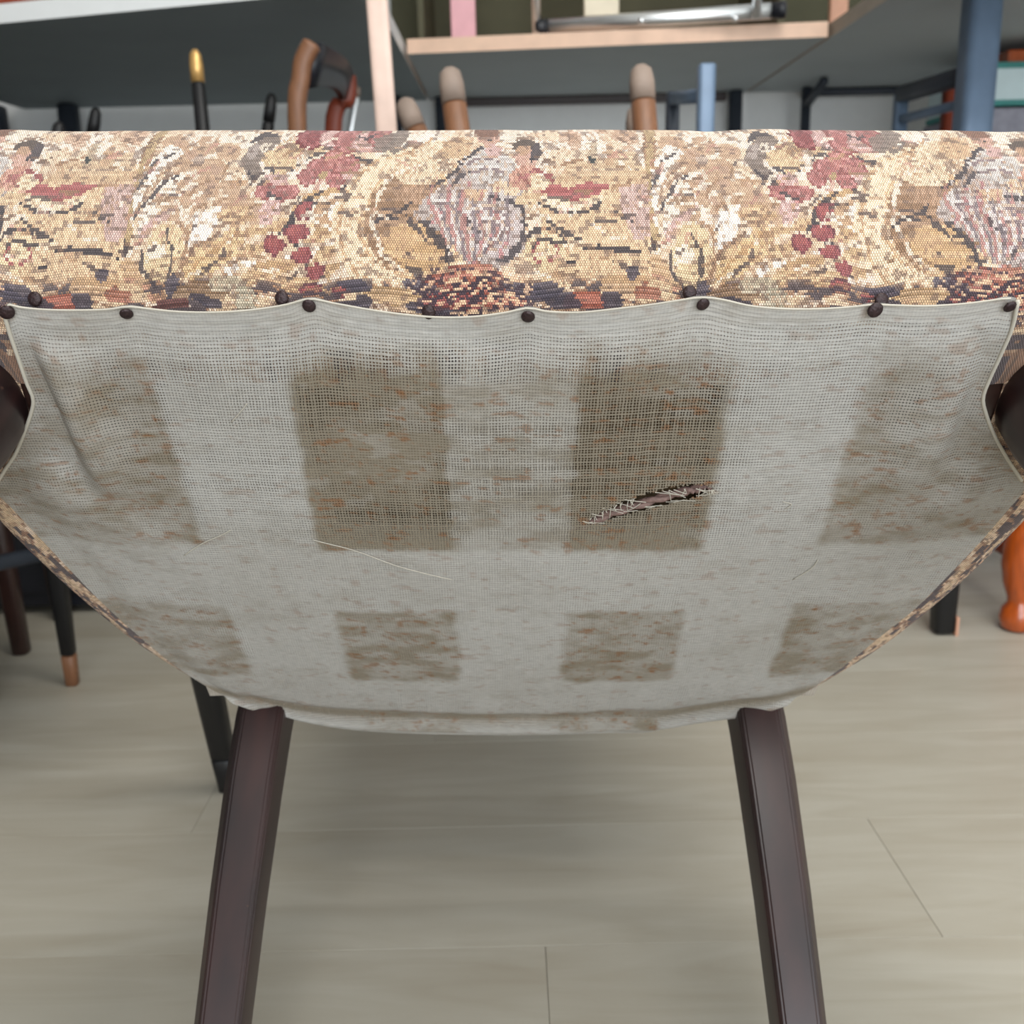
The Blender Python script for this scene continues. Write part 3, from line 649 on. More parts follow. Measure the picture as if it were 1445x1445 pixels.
for y0, y1, hw in ((.160, .219, .268), (.302, .346, .215)): strap(-hw, hw, y0, y1, True, math.pi)

# ---- dust cover (loose gauze), tacked along the front, worked around the front legs
top_px = [(4, 436), (12, 431), (22, 434), (60, 438), (100, 439), (150, 438), (180, 434), (210, 437), (250, 441), (300, 442), (350, 439), (400, 432), (437, 423), (470, 429), (520, 438), (570, 445), (620, 449), (670, 448), (715, 442), (745, 436), (775, 441), (820, 442), (870, 437), (920, 431), (965, 424), (991, 421), (1020, 424), (1060, 433), (1110, 437), (1160, 437), (1205, 434), (1233, 431), (1262, 432), (1310, 433), (1360, 430), (1400, 425), (1422, 422), (1436, 424)]
left_px = [(4, 436), (14, 470), (26, 505), (38, 540), (47, 562), (45, 580), (36, 606), (22, 640), (4, 668), (-6, 692), (16, 716), (50, 752), (100, 805), (150, 856), (205, 905), (255, 945), (305, 976), (352, 998)]
bot_px = [(352, 998), (392, 1009), (410, 1012), (450, 1023), (500, 1030), (560, 1034), (620, 1036), (690, 1037), (745, 1037), (800, 1036), (860, 1034), (905, 1034), (930, 1030), (985, 1020), (1030, 1014), (1090, 1000)]
right_px = [(1436, 424), (1428, 462), (1412, 500), (1396, 535), (1387, 560), (1390, 580), (1402, 612), (1420, 645), (1440, 676), (1446, 690), (1420, 722), (1380, 768), (1335, 815), (1290, 860), (1240, 900), (1190, 940), (1140, 975), (1090, 1000)]
def curve(pxs, n):
    P = np.array([px2seat(*q, .002) for q in pxs]); S_ = np.array(spline([tuple(p) for p in P], 10))
    d = np.concatenate([[0], np.cumsum(np.hypot(*np.diff(S_, axis=0).T))]); t = np.linspace(0, d[-1], n)
    return np.stack([np.interp(t, d, S_[:, 0]), np.interp(t, d, S_[:, 1])], 1)
NU, NV = 440, 330
Tc, Bc, Lc, Rc = curve(top_px, NU), curve(bot_px, NU), curve(left_px, NV), curve(right_px, NV)
uu = np.linspace(0, 1, NU)[None, :, None]; vv = np.linspace(0, 1, NV)[:, None, None]
# denser rows close to the front edge are not needed: plain Coons patch
Pq = (1-vv)*Tc[None]+vv*Bc[None] + (1-uu)*Lc[:, None]+uu*Rc[:, None] - ((1-uu)*(1-vv)*Tc[0]+uu*(1-vv)*Tc[-1]+(1-uu)*vv*Bc[0]+uu*vv*Bc[-1])
gx, gy = Pq[..., 0], Pq[..., 1]
u2, v2 = uu[..., 0]+0*gx, vv[..., 0]+0*gx
edge = np.minimum(np.minimum(u2, 1-u2)*.5, np.minimum(v2, 1-v2)*.4)   # metres-ish
topd = v2*.4
tuck = fade(np.minimum(np.minimum(u2, 1-u2)*.5, (1-v2)*.4), 0, .030)
sag = .0035 + .010*np.clip(np.sin(math.pi*np.clip(u2, 0, 1)), 0, 1)*np.clip(np.sin(math.pi*v2*.96+.1), 0, 1)
hgt = .0012 + (sag-.0012)*tuck*fade(topd, 0, .03)
# ridges that run down from each tack, hollows between
for k, (tx_, ty_) in enumerate(TACK):
    spread = .008+topd*.30; hgt = hgt - .0016*np.exp(-((gx-tx_)/spread)**2)*np.exp(-topd/.03)
hgt = hgt + .0012*(fbm(gx*24, gy*16, 71, 3)-.5)*fade(topd, .002, .02)*2
# parallel weft ripples near the front edge
hgt = hgt + .0005*np.sin(topd/.0042*2*math.pi)*np.exp(-topd/.012)*fade(topd, .003, .006)
# folds beside the front legs
def segd(ax, ay, bx, by):
    dx, dy = bx-ax, by-ay; l2 = dx*dx+dy*dy; t = np.clip(((gx-ax)*dx+(gy-ay)*dy)/l2, 0, 1)
    sd = ((gx-ax)*dy-(gy-ay)*dx)/math.sqrt(l2)
    return np.hypot(gx-ax-t*dx, gy-ay-t*dy), sd, t
a1, b1 = px2seat(34, 462), px2seat(150, 700)
d, sd, t = segd(a1[0], a1[1], b1[0], b1[1])
along = np.clip(np.sin(math.pi*np.clip(t*.9+.08, 0, 1)), 0, 1)*fade(-np.abs(t-.5), -.5, -.36)
step = 1/(1+np.exp(-sd/.0035))           # sd > 0 on the inner side
side_sign = 1
hgt = hgt + .0120*along*(np.exp(-((d)/.020)**2))*(step)
hgt = hgt - .0090*along*np.exp(-((d)/.016)**2)*(1-step)
a2, b2 = px2seat(1412, 455), px2seat(1300, 700)
d, sd, t = segd(a2[0], a2[1], b2[0], b2[1]); along = np.clip(np.sin(math.pi*t), 0, 1)
step = 1/(1+np.exp(sd/.005))
hgt = hgt + .0085*along*np.exp(-(d/.024)**2)*step - .006*along*np.exp(-(d/.016)**2)*(1-step)
# ridge over the leg shoulders where the cloth turns out to the side rail
a3, b3 = px2seat(30, 650), px2seat(300, 800); d, sd, t = segd(*a3, *b3); hgt = hgt+.005*np.exp(-(d/.018)**2)*(1-t)*tuck
a4, b4 = px2seat(1425, 655), px2seat(1180, 770); d, sd, t = segd(*a4, *b4); hgt = hgt+.005*np.exp(-(d/.018)**2)*(1-t)*tuck
# fold where it turns up over the back rail
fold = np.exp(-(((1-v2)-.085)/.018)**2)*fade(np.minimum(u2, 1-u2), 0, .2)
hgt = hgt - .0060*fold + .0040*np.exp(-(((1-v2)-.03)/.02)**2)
hgt = np.maximum(hgt, .0022*fade(topd, 0, .02))
VV = np.stack([gx, gy-YO, HS-hgt], -1)
# slit
slit = np.array([px2seat(*q) for q in ((826, 714), (850, 703), (880, 692), (915, 683), (950, 676), (985, 671), (1003, 671))])
fx = (gx[:-1, :-1]+gx[1:, 1:])/2; fy = (gy[:-1, :-1]+gy[1:, 1:])/2
ys_ = np.interp(fx, slit[:, 0], slit[:, 1], left=9, right=9)
ts = (fx-slit[0, 0])/(slit[-1, 0]-slit[0, 0])
hw = .0054*np.clip(np.sin(math.pi*np.clip(ts, 0, 1))**.6, 0, 1)+.0008
jag = 1+.5*(vnoise(fx*900, fx*0+2, 13)-.5)
hole = (np.abs(fy-ys_) < hw*jag) & (ts > 0.02) & (ts < .985)
me, q = grid_mesh('dust_cover', VV, False, ~hole)
uvl = me.uv_layers.new(name='UVMap')
# thread coordinates follow the scalloped edge near the front
topy = np.interp(gx, Tc[:, 0], Tc[:, 1]); wv = gy - topy*np.exp(-np.clip(gy, 0, 1)/.035)
wv = wv + .0030*(vnoise(gx*12, gy*12, 17)-.5)*fade(gy, .01, .04); wu = gx + .0045*(vnoise(gx*9+3, gy*14, 18)-.5)
for (tx_, ty_) in TACK: wu = wu + .002*np.tanh((gx-tx_)/.008)*np.exp(-((gx-tx_)/.03)**2)*np.exp(-gy/.02)
UV = np.stack([wu, wv], -1).reshape(-1, 2)[q.reshape(-1)]
uvl.data.foreach_set('uv', UV.astype(np.float32).reshape(-1))
# attributes: openness of the weave, stains (dirt and rust marks, plus an even darkening of the bays and the rear fold)
def boxmask(x0, x1, y0, y1, f=.004): return fade(gx, x0-f, x0+f)*fade(-gx, -x1-f, -x1+f)*fade(gy, y0-f, y0+f)*fade(-gy, -y1-f, -y1+f)
bays = np.zeros_like(gx)
wobx = .006*(fbm(gx*45, gy*60, 41, 4)-.5)
for (x0, x1) in ((-.30, -.174), (-.108, -.034), (.033, .106), (.172, .30)):
    for (y0, y1) in ((.030, .160), (.219, .302), (.346, .376)):
        f = .006 if y0 < .1 and False else .0035
        bays = np.maximum(bays, fade(gx+wobx, x0-f, x0+f)*fade(-gx+wobx, -x1-f, -x1+f)*fade(gy+wobx, y0-(f if y0 > .1 else .02), y0+(f if y0 > .1 else .02))*fade(-gy+wobx, -y1-f, -y1+f))
outer = fade(np.abs(gx), .15, .22)
bays = bays*(1-.35*outer)*(1-.25*fade(gy, .3, .36))
blotch = fbm(gx*60+.3*gy, gy*130, 81, 5); blotch2 = fbm(gx*20, gy*26, 82, 4)
ctr = np.exp(-((gx)/.15)**2)*fade(-gy, -.17, -.13)*fade(gy, .01, .03)
opn = (.30+.48*ctr*fade(fbm(gx*14, gy*22, 83, 3), .25, .6)+.14*np.exp(-((gx-.075)/.05)**2-((gy-.05)/.03)**2))*fade(topd, .006, .014)
opn = opn + .25*np.exp(-((gx-.155)/.035)**2-((gy-.010)/.006)**2)*fade(topd, .003, .007)
midA = fade(-np.abs(gx), -.112, -.10)*fade(gy, .02, .05)*fade(-gy, -.164, -.156)
stain_dark = np.clip(bays*(.44+.36*fade(blotch, .36, .64)+.20*fade(blotch2, .4, .62)) + midA*(.30+.28*fade(blotch, .35, .6)) + .16*fade(blotch, .56, .70) + .10*fade(blotch2, .45, .7), 0, 1)
stain_dark = np.maximum(stain_dark, .55*np.exp(-((gx+.205)/.035)**2-((gy-.05)/.05)**2)*fade(blotch, .3, .6))
rimf = np.exp(-(((1-v2)-.085)/.028)**2)*(.55+.45*fade(fbm(gx*16, gy*9, 95, 3), .3, .6)); stain_dark = np.maximum(stain_dark, 1.0*rimf)  # darker brown band painted along the fold crease
specks = .75*fade(fbm(gx*130, gy*300, 88, 3), .66, .78)*(.35+.65*np.clip(bays*.8+midA*.7, 0, 1))
specks2 = .7*fade(fbm(gx*280+9, gy*520, 98, 2), .68, .82)*(.12+.88*bays)
rust = np.clip(specks+.8*specks2, 0, 1)
for nm, arr in (('open', opn), ('stain_dark', stain_dark), ('rust', rust)):
    a_ = me.attributes.new(nm, 'FLOAT', 'POINT'); a_.data.foreach_set('value', arr.astype(np.float32).reshape(-1))
def gauzemat():
    m, nt, b = newmat('cotton_gauze'); N = nt.nodes.new; Lk = nt.links.new
    uv = N('ShaderNodeUVMap'); uv.uv_map = 'UVMap'; sp = N('ShaderNodeSeparateXYZ'); Lk(uv.outputs[0], sp.inputs[0])
    def attr(n_):
        a = N('ShaderNodeAttribute'); a.attribute_name = n_; return a.outputs['Fac']
    def math_(op, a, b_=None, c=None):
        x = N('ShaderNodeMath'); x.operation = op
        for i, v_ in enumerate((a, b_, c)):
            if v_ is None: continue
            if isinstance(v_, (int, float)): x.inputs[i].default_value = v_
            else: Lk(v_, x.inputs[i])
        return x.outputs[0]
    nz = N('ShaderNodeTexNoise'); nz.inputs['Scale'].default_value = 160; nz.inputs['Detail'].default_value = 2; Lk(uv.outputs[0], nz.inputs['Vector'])
    jit = math_('MULTIPLY_ADD', nz.outputs['Fac'], .0011, -.00055)
    U = math_('MULTIPLY', math_('ADD', sp.outputs[0], jit), 1/.00156); Vv = math_('MULTIPLY', math_('ADD', sp.outputs[1], math_('MULTIPLY', jit, .8)), 1/.00184)
    # per-thread thickness variation
    def thread(co, other, seed):
        idx = math_('FLOOR', co)
        wn = N('ShaderNodeTexWhiteNoise'); wn.noise_dimensions = '1D'; Lk(math_('ADD', idx, seed), wn.inputs['W'])
        pp = math_('PINGPONG', co, .5)                 # 0 at the gap, .5 at thread centre
        return pp, wn.outputs['Value']
    pu, ru = thread(U, Vv, 11.0); pv, rv = thread(Vv, U, 57.0)
    op = attr('open')
    thr_u = math_('MULTIPLY', math_('MULTIPLY', op, .38), math_('MULTIPLY_ADD', ru, .7, .65))
    thr_v = math_('MULTIPLY', math_('MULTIPLY_ADD', op, .36, .03), math_('MULTIPLY_ADD', rv, .9, .55))
    def ss(x, thr):
        r_ = N('ShaderNodeMapRange'); r_.interpolation_type = 'SMOOTHSTEP'; Lk(x, r_.inputs[0]); Lk(math_('SUBTRACT', thr, .05), r_.inputs[1]); Lk(math_('ADD', thr, .03), r_.inputs[2]); return r_.outputs[0]
    au, av = ss(pu, thr_u), ss(pv, thr_v)
    alpha = math_('MAXIMUM', au, av)
    hgt_ = math_('MAXIMUM', math_('MULTIPLY', pu, au), math_('MULTIPLY', pv, av))
    # colour
    base_ = N('ShaderNodeMixRGB'); base_.inputs[1].default_value = lin((184, 181, 176))+(1,); base_.inputs[2].default_value = lin((140, 130, 114))+(1,)
    Lk(attr('stain_dark'), base_.inputs[0])
    ru_ = N('ShaderNodeMixRGB'); Lk(base_.outputs[0], ru_.inputs[1]); ru_.inputs[2].default_value = lin((138, 98, 66))+(1,); Lk(attr('rust'), ru_.inputs[0])
    gr = N('ShaderNodeTexNoise'); mp = N('ShaderNodeMapping'); mp.inputs['Scale'].default_value = (150, 900, 1); Lk(uv.outputs[0], mp.inputs[0]); Lk(mp.outputs[0], gr.inputs['Vector']); gr.inputs['Scale'].default_value = 1; gr.inputs['Detail'].default_value = 3
    mr = N('ShaderNodeMapRange'); mr.inputs[1].default_value = .3; mr.inputs[2].default_value = .7; mr.inputs[3].default_value = .86; mr.inputs[4].default_value = 1.08; Lk(gr.outputs['Fac'], mr.inputs[0])
    # gap shading between threads even where the weave is tight
    tg = N('ShaderNodeMapRange'); tg.interpolation_type = 'SMOOTHSTEP'; tg.inputs[2].default_value = .22; tg.inputs[3].default_value = .78; Lk(pv, tg.inputs[0])
    tg2 = N('ShaderNodeMapRange'); tg2.interpolation_type = 'SMOOTHSTEP'; tg2.inputs[2].default_value = .2; tg2.inputs[3].default_value = .90; Lk(pu, tg2.inputs[0])
    f = math_('MULTIPLY', math_('MULTIPLY', tg.outputs[0], tg2.outputs[0]), mr.outputs[0])
    cc = N('ShaderNodeCombineXYZ')
    for i in range(3): Lk(f, cc.inputs[i])
    mu = N('ShaderNodeMixRGB'); mu.blend_type = 'MULTIPLY'; mu.inputs[0].default_value = 1; Lk(ru_.outputs[0], mu.inputs[1]); Lk(cc.outputs[0], mu.inputs[2])
    b.inputs['Roughness'].default_value = .9; Lk(mu.outputs[0], b.inputs['Base Color'])
    bp = N('ShaderNodeBump'); bp.inputs['Strength'].default_value = .5; bp.inputs['Distance'].default_value = .0004; Lk(hgt_, bp.inputs['Height']); Lk(bp.outputs[0], b.inputs['Normal'])
    tl = N('ShaderNodeBsdfTranslucent'); Lk(mu.outputs[0], tl.inputs['Color']); ms = N('ShaderNodeMixShader'); ms.inputs[0].default_value = .18
    Lk(b.outputs[0], ms.inputs[1]); Lk(tl.outputs[0], ms.inputs[2])
    tr = N('ShaderNodeBsdfTransparent'); mt = N('ShaderNodeMixShader'); Lk(alpha, mt.inputs[0]); Lk(tr.outputs[0], mt.inputs[1]); Lk(ms.outputs[0], mt.inputs[2])
    Lk(mt.outputs[0], nt.nodes['Material Output'].inputs['Surface'])
    return m
M['gauze'] = gauzemat()
dust = link('dust_cover', me, 'gauze', chair); dust['label'] = 'stained, torn off-white gauze dust cover'
M['thread'] = mat('loose_cotton', (178, 172, 160), .9, noise=.08)
# rolled hem along the front and down beside the legs
def hem(name, P, r, n=8):
    pts = [Vector((p[0], p[1]-YO, HS-h)) for p, h in P]
    return bmobj(name, loft_bm(pts, dict(n=n, p=2, r=[(r, r)]*len(pts))), 'thread', chair, True)
hem('hem', [(Tc[i], .0014) for i in range(0, NU, 4)], .0005)
hem('hem', [(Lc[i], .0022) for i in range(0, int(NV*.34), 3)], .0010)
hem('hem', [(Rc[i], .0022) for i in range(0, int(NV*.34), 3)], .0010)
# frayed threads across the slit
bm = bmesh.new(); zc = HS-.0125
sx0, sx1 = slit[0, 0], slit[-1, 0]
def hat(x, y):
    k = np.argmin((gx-x)**2+(gy-y)**2); return hgt.reshape(-1)[k]
slith = hat(slit[3, 0], slit[3, 1])
for i in range(46):
    t = random.betavariate(.75, .8); x = sx0+(sx1-sx0)*t; y = float(np.interp(x, slit[:, 0], slit[:, 1])); h_ = .0046*math.sin(math.pi*max(.02, min(.98, t)))**.6+.001
    if random.random() < .62: a_ = (x, y-h_); b_ = (x+random.uniform(-.003, .003), y+h_*random.uniform(-.5, 1.1))
    else: s_ = random.choice((-1, 1)); a_ = (x-.004, y+s_*h_*.9); b_ = (x+random.uniform(.002, .009), y+s_*h_*random.uniform(-.2, .8))
    z0 = HS-slith-.0003; md = Vector(((a_[0]+b_[0])/2+random.uniform(-.0006, .0006), (a_[1]+b_[1])/2-YO, z0-random.uniform(0, .0016)))
    loft_bm([Vector((a_[0], a_[1]-YO, z0)), md, Vector((b_[0], b_[1]-YO, z0-random.uniform(0, .001)))], dict(n=5, p=2, r=[(.00022, .00022)]*3), bm=bm)
tag(bmobj('frayed_thread', bm, 'thread', chair), kind='stuff')
# loose threads lying on the cloth
for pts in (((445, 738), (500, 752), (560, 772), (640, 790)), ((265, 765), (290, 748), (318, 735), (330, 728)), ((330, 582), (345, 565), (352, 556)), ((1100, 688), (1112, 692), (1104, 698)), ((1115, 800), (1140, 785), (1150, 772))):
    Q = [px2seat(*p) for p in spline(pts, 4)]
    bmobj('loose_thread', loft_bm([Vector((x, y-YO, HS-hat(x, y)-.0006)) for x, y in Q], dict(n=5, p=2, r=[(.0003, .0003)]*len(Q))), 'thread', chair, True)
# twine seen through the slit
tw = [px2seat(*q) for q in ((812, 728), (850, 708), (900, 692), (950, 679), (985, 672), (1012, 667))]
Q = spline(tw, 10); bm = bmesh.new()
pts = [Vector((p[0], p[1]-YO, HS-hat(p[0], p[1])+.0022+.010*max(0, abs(k_/(len(Q)-1)-.5)-.36))) for k_, p in enumerate(Q)]; nn_ = len(pts)
for s_ in (0, math.pi):
    pp = []
    for i, p in enumerate(pts):
        a_ = i*.55+s_; pp.append(p+Vector((0, math.cos(a_)*.0012, math.sin(a_)*.0012)))
    loft_bm(pp, dict(n=8, p=2, r=[(.0017, .0017)]*nn_), bm=bm)
bmobj('spring_twine', bm, 'twine', chair, True)
# ---- tacks
def tack_bm():
    bm = bmesh.new(); prof_ = [(.0, .0034), (.0006, .0034), (.0011, .0030), (.0014, .0018), (.0015, .0004)]
    loft_bm([Vector((0, 0, -t)) for t, r in prof_], dict(n=18, p=2, r=[(r*.92, r) for t, r in prof_]), bm=bm)
    loft_bm([Vector((0, 0, 0)), Vector((0, 0, .004))], dict(n=8, p=2, r=[(.0008, .0008), (.0002, .0002)]), bm=bm); return bm
tbm = tack_bm(); bmesh.ops.recalc_face_normals(tbm, faces=tbm.faces[:]); tme = bpy.data.meshes.new('upholstery_tack'); tbm.to_mesh(tme); tbm.free(); tme.materials.append(M['tack'])
for p in tme.polygons: p.use_smooth = True
def body_z(y):  # front fabric surface below the seat edge
    o = -y; k = int(np.argmin(np.abs(pf[:40, 0]-o))); return pf[k, 1]
for i, (x, y) in enumerate(TACK):
    o = bpy.data.objects.new('upholstery_tack', tme); COL.objects.link(o); o.parent = chair; o.location = (x, y-YO, HS-.0022)
    o.rotation_euler = (random.uniform(-.3, .1), random.uniform(-.25, .25), random.uniform(0, 3)); o.scale = (1+.1*random.uniform(-1, 1),)*3
for i, (px_, py_) in enumerate(((50, 422), (398, 421), (605, 440), (973, 413), (1243, 424))):
    # on the fabric above the hem: march along the view ray until the fabric profile is met
    o_ = CMi @ CP; d_ = CMi.to_3x3() @ ray(px_, py_); best = None
    for k in range(400):
        q_ = o_+d_*(.40+.2*k/400); y_ = q_.y+YO; z_q = q_.z-HS
        if z_q > -.004 and z_q < .05:
            op_ = np.interp(z_q, pf[16:80, 1], pf[16:80, 0])
            if -y_ <= op_ + .0002: best = q_; zq = z_q; break
    if best is None: continue
    o = bpy.data.objects.new('upholstery_tack', tme); COL.objects.link(o); o.parent = chair
    k = int(np.argmin(np.abs(pf[16:80, 1]-zq)))+16; tg_ = pf[k+1]-pf[k-1]; tg_ /= np.linalg.norm(tg_); nv = Vector((0, -tg_[1], -abs(tg_[0]))).normalized()
    if nv.z > 0: nv.z = -nv.z
    o.rotation_mode = 'QUATERNION'; o.rotation_quaternion = (-nv).to_track_quat('Z', 'Y'); o.location = best + nv*.0004

# ---- legs
def leg(path, rad, pw=4.5, name='leg', n=28):
    return bmobj(name, loft_bm([L(*p) for p in path], dict(n=n, p=pw, r=rad)), 'leg', chair, True)
def leg_d(sx, path, rx, ry):
    """rear leg: flat front, softly rounded inner side, broad chamfer on the outer side"""
    bm = bmesh.new(); rings = []
    for (p, a, b_) in zip(path, rx, ry):
        sec = [(-1, -.55), (-1, .75), (-.9, .95), (-.7, 1), (.6, 1), (.85, .9), (1, .6), (1, -.25), (.93, -.50), (.62, -.93), (.48, -1), (-.8, -1), (-.95, -.85)]
        rings.append([bm.verts.new(L(p[0]+sx*s*a, p[1]+t*b_, p[2])) for s, t in sec])
    n = len(rings[0])
    for i in range(len(rings)-1):
        for k in range(n): bm.faces.new((rings[i][k], rings[i][(k+1) % n], rings[i+1][(k+1) % n], rings[i+1][k]))
    bm.faces.new(rings[0]); bm.faces.new(rings[-1])
    bmesh.ops.recalc_face_normals(bm, faces=bm.faces[:])
    bmesh.ops.bevel(bm, geom=[e for e in bm.edges if e.is_manifold and e.calc_face_angle() > .2], offset=.0011, segments=2, affect='EDGES')
    o = bmobj('leg', bm, 'leg', chair, True); o.data.set_sharp_from_angle(angle=math.radians(14)); return o
RZ = [HS+.03, HS-.004, HS-.05, HS-.12, HS-.2, HS-.28, 0.002]
RY = [.365, .366, .373, .388, .410, .435, .450]
for sx in (-1, 1):
    xt = .1785 if sx < 0 else .1765
    leg_d(sx, [(sx*(xt+.001*k), RY[k], RZ[k]) for k in range(7)], [.0186, .0186, .0183, .0172, .0160, .0150, .0145], [.020, .020, .0195, .0185, .0175, .0165, .016])
    # front legs: swelling square top, tapering to the foot
    fz = [HS+.03, HS+.004, HS-.012, HS-.03, HS-.06, HS-.12, HS-.2, HS-.28, 0.005]
    fr = [.034, .036, .0365, .0355, .033, .029, .025, .021, .019]
    leg([(sx*(.2795+.0005*k), .058-.002*k, z) for k, z in enumerate(fz)], [(r, r) for r in fr], 2.5)
# ---- backrest (behind the seat in the photo)
bm = bmesh.new()
prof_b = []
for i in range(9):
    t = i/8; prof_b.append((t, .168+.03*t+.012*math.sin(math.pi*t)))
nB = 22; ringsB = []
for t, hwid in prof_b:
    z = HS+.150+.30*t; yb = .372+.055*t+.02*t*t; ring_ = []
    for k in range(nB):
        a_ = 2*math.pi*(k+.5)/nB; c_, s_ = math.cos(a_), math.sin(a_); q_ = (abs(c_)**5+abs(s_)**5)**(-.2)
        ring_.append(bm.verts.new(L(c_*q_*hwid*(1 if 0 < t < 1 else .97), yb+s_*q_*(.026 if 0 < t < 1 else .018), z)))
    ringsB.append(ring_)
for i in range(len(ringsB)-1):
    for k in range(nB): bm.faces.new((ringsB[i][k], ringsB[i][(k+1) % nB], ringsB[i+1][(k+1) % nB], ringsB[i+1][k]))
bm.faces.new(ringsB[0]); bm.faces.new(ringsB[-1]); bmesh.ops.recalc_face_normals(bm, faces=bm.faces[:])
me = bpy.data.meshes.new('backrest'); bm.to_mesh(me); bm.free()
ca = me.color_attributes.new('weave', 'FLOAT_COLOR', 'CORNER'); uvl = me.uv_layers.new(name='UVMap')
for p in me.polygons:
    for li in p.loop_indices:
        c = me.vertices[me.loops[li].vertex_index].co
        col_ = tape_at(np.array([722+c.x*2950]), np.array([440-(c.z-HS-.15)*800]))[0]; ca.data[li].color = (*col_, 1); uvl.data[li].uv = (c.x*870, c.z*870)
link('backrest', me, 'tape', chair, True)
for sx in (-1, 1):
    leg([(sx*.160, .352, HS+.02), (sx*.163, .362, HS+.12), (sx*.176, .385, HS+.25), (sx*.186, .425, HS+.42)], [(.013, .013)]*4, 4, 'back_post')

# ------------------------------------------------------------------ BACKGROUND
ZB = 1.0; TB = 0.035
def slab(name, poly_xy, z0, z1, m_under, m_edge, m_top, parent):
    bm = bmesh.new(); n = len(poly_xy)
    lo = [bm.verts.new((x, y, z0)) for x, y in poly_xy]; hi = [bm.verts.new((x, y, z1)) for x, y in poly_xy]
    f = bm.faces.new(lo); f.material_index = 0; f = bm.faces.new(hi); f.material_index = 2
    for k in range(n): f = bm.faces.new((lo[k], lo[(k+1) % n], hi[(k+1) % n], hi[k])); f.material_index = 1
    bmesh.ops.recalc_face_normals(bm, faces=bm.faces[:]); me = bpy.data.meshes.new(name); bm.to_mesh(me); bm.free()
    for k in (m_under, m_edge, m_top): me.materials.append(M[k])
    o = bpy.data.objects.new(name, me); COL.objects.link(o); o.parent = parent; return o
# left bench
a = atz(0, 33, ZB); b = atz(372, -2, ZB); dvec = (b-a).normalized()
rx_ = -0.215
c1 = a+dvec*((rx_-a.x)/dvec.x); far_l = a-dvec*.46
lb = empty('work_bench', (-1.0, 2.6, 0), 'white-edged work bench at the left with grey underside', 'bench')
def rel(o, pts): return [(p[0]-o.location.x, p[1]-o.location.y) for p in pts]
slab('bench_top', rel(lb, [(far_l.x, far_l.y), (c1.x, c1.y), (rx_, 3.10), (far_l.x, 3.10)]), ZB, ZB+.032, 'bench_under', 'bench_top', 'bench_top', lb)
for x, y in ((-1.20, 3.02), (-1.40, 3.02), (-1.38, 2.45)):
    bar('leg', (x+1.0, y-2.6, 0), (x+1.0, y-2.6, ZB), .025, .025, 'steel_dark', lb)
bar('leg', (-.30+1.0, 3.02-2.6, 0), (-.30+1.0, 3.02-2.6, ZB), .02, .02, 'steel_dark', lb)
# rear bench
p1 = atz(585, 76, ZB); p2 = atz(1190, 51, ZB)
d2 = (p2-p1).normalized()
rb = empty('work_bench', (.25, 2.8, 0), 'rear work bench with pale beech front edge, standing against the wall', 'bench')
pA = p1; pB = p1+d2*((.685-p1.x)/d2.x)
slab('bench_top', rel(rb, [(-.205, pA.y), (.685, pB.y), (.685, 3.10), (-.205, 3.10)]), ZB, ZB+.03, 'bench_under_pale', 'bench_edge', 'bench_edge', rb)
for x in (-.17, .65): bar('leg', (x-.25, .25, 0), (x-.25, .25, ZB), .018, .018, 'steel_dark', rb)
bmobj('rear_rail', box_bm(-.40, .38, .27, .30, ZB-.022, ZB, .003), 'dkwood', rb)
# right bench with blue-grey steel frame
gb = empty('work_bench', (1.2, 2.5, 0), 'right-hand work bench on a blue-grey square steel frame', 'bench')
slab('bench_top', rel(gb, [(.695, 1.55), (1.9, 1.55), (1.9, 3.10), (.695, 3.10)]), ZB+.001, ZB+.03, 'bench_under_pale', 'bench_grey_edge', 'bench_top', gb)
def gbar(nm, p0, p1, r, m='steel', lab=None):
    o = bar(nm, (p0[0]-1.2, p0[1]-2.5, p0[2]), (p1[0]-1.2, p1[1]-2.5, p1[2]), r, r, m, gb, p=8, side=Vector((1, 0, 0)))
    if lab: o['label'] = lab
    return o
LX = at(1378, 100, 1.92).x
gbar('leg', (LX, 1.92, 0), (LX, 1.92, ZB), .0275)
RX = at(1271, 150, 2.19).x; zR = at(1353, 97, 1.92).z
gbar('leg', (RX, 2.19, 0), (RX, 2.19, zR), .0125)
gbar('leg', (1.8, 1.92, 0), (1.8, 1.92, ZB), .0275); gbar('leg', (1.8, 3.02, 0), (1.8, 3.02, ZB), .022)
gbar('side_rail', (LX, 1.95, zR-.005), (RX, 2.19, zR-.005), .0150, 'steel_dark')
gbar('side_rail', (LX, 1.95, zR-.052), (RX, 2.18, zR-.052), .008, 'steel')
tx3 = at(1137, 150, 3.02).x
gbar('leg', (tx3, 3.02, 0), (tx3, 3.02, ZB), .012, 'steel_dark'); gbar('leg_bracket', (tx3, 3.02, ZB-.05), (tx3, 2.85, ZB-.008), .009, 'steel_dark')
gbar('rear_rail', (tx3, 3.05, .990), (1.78, 3.05, .990), .010, 'steel_dark')
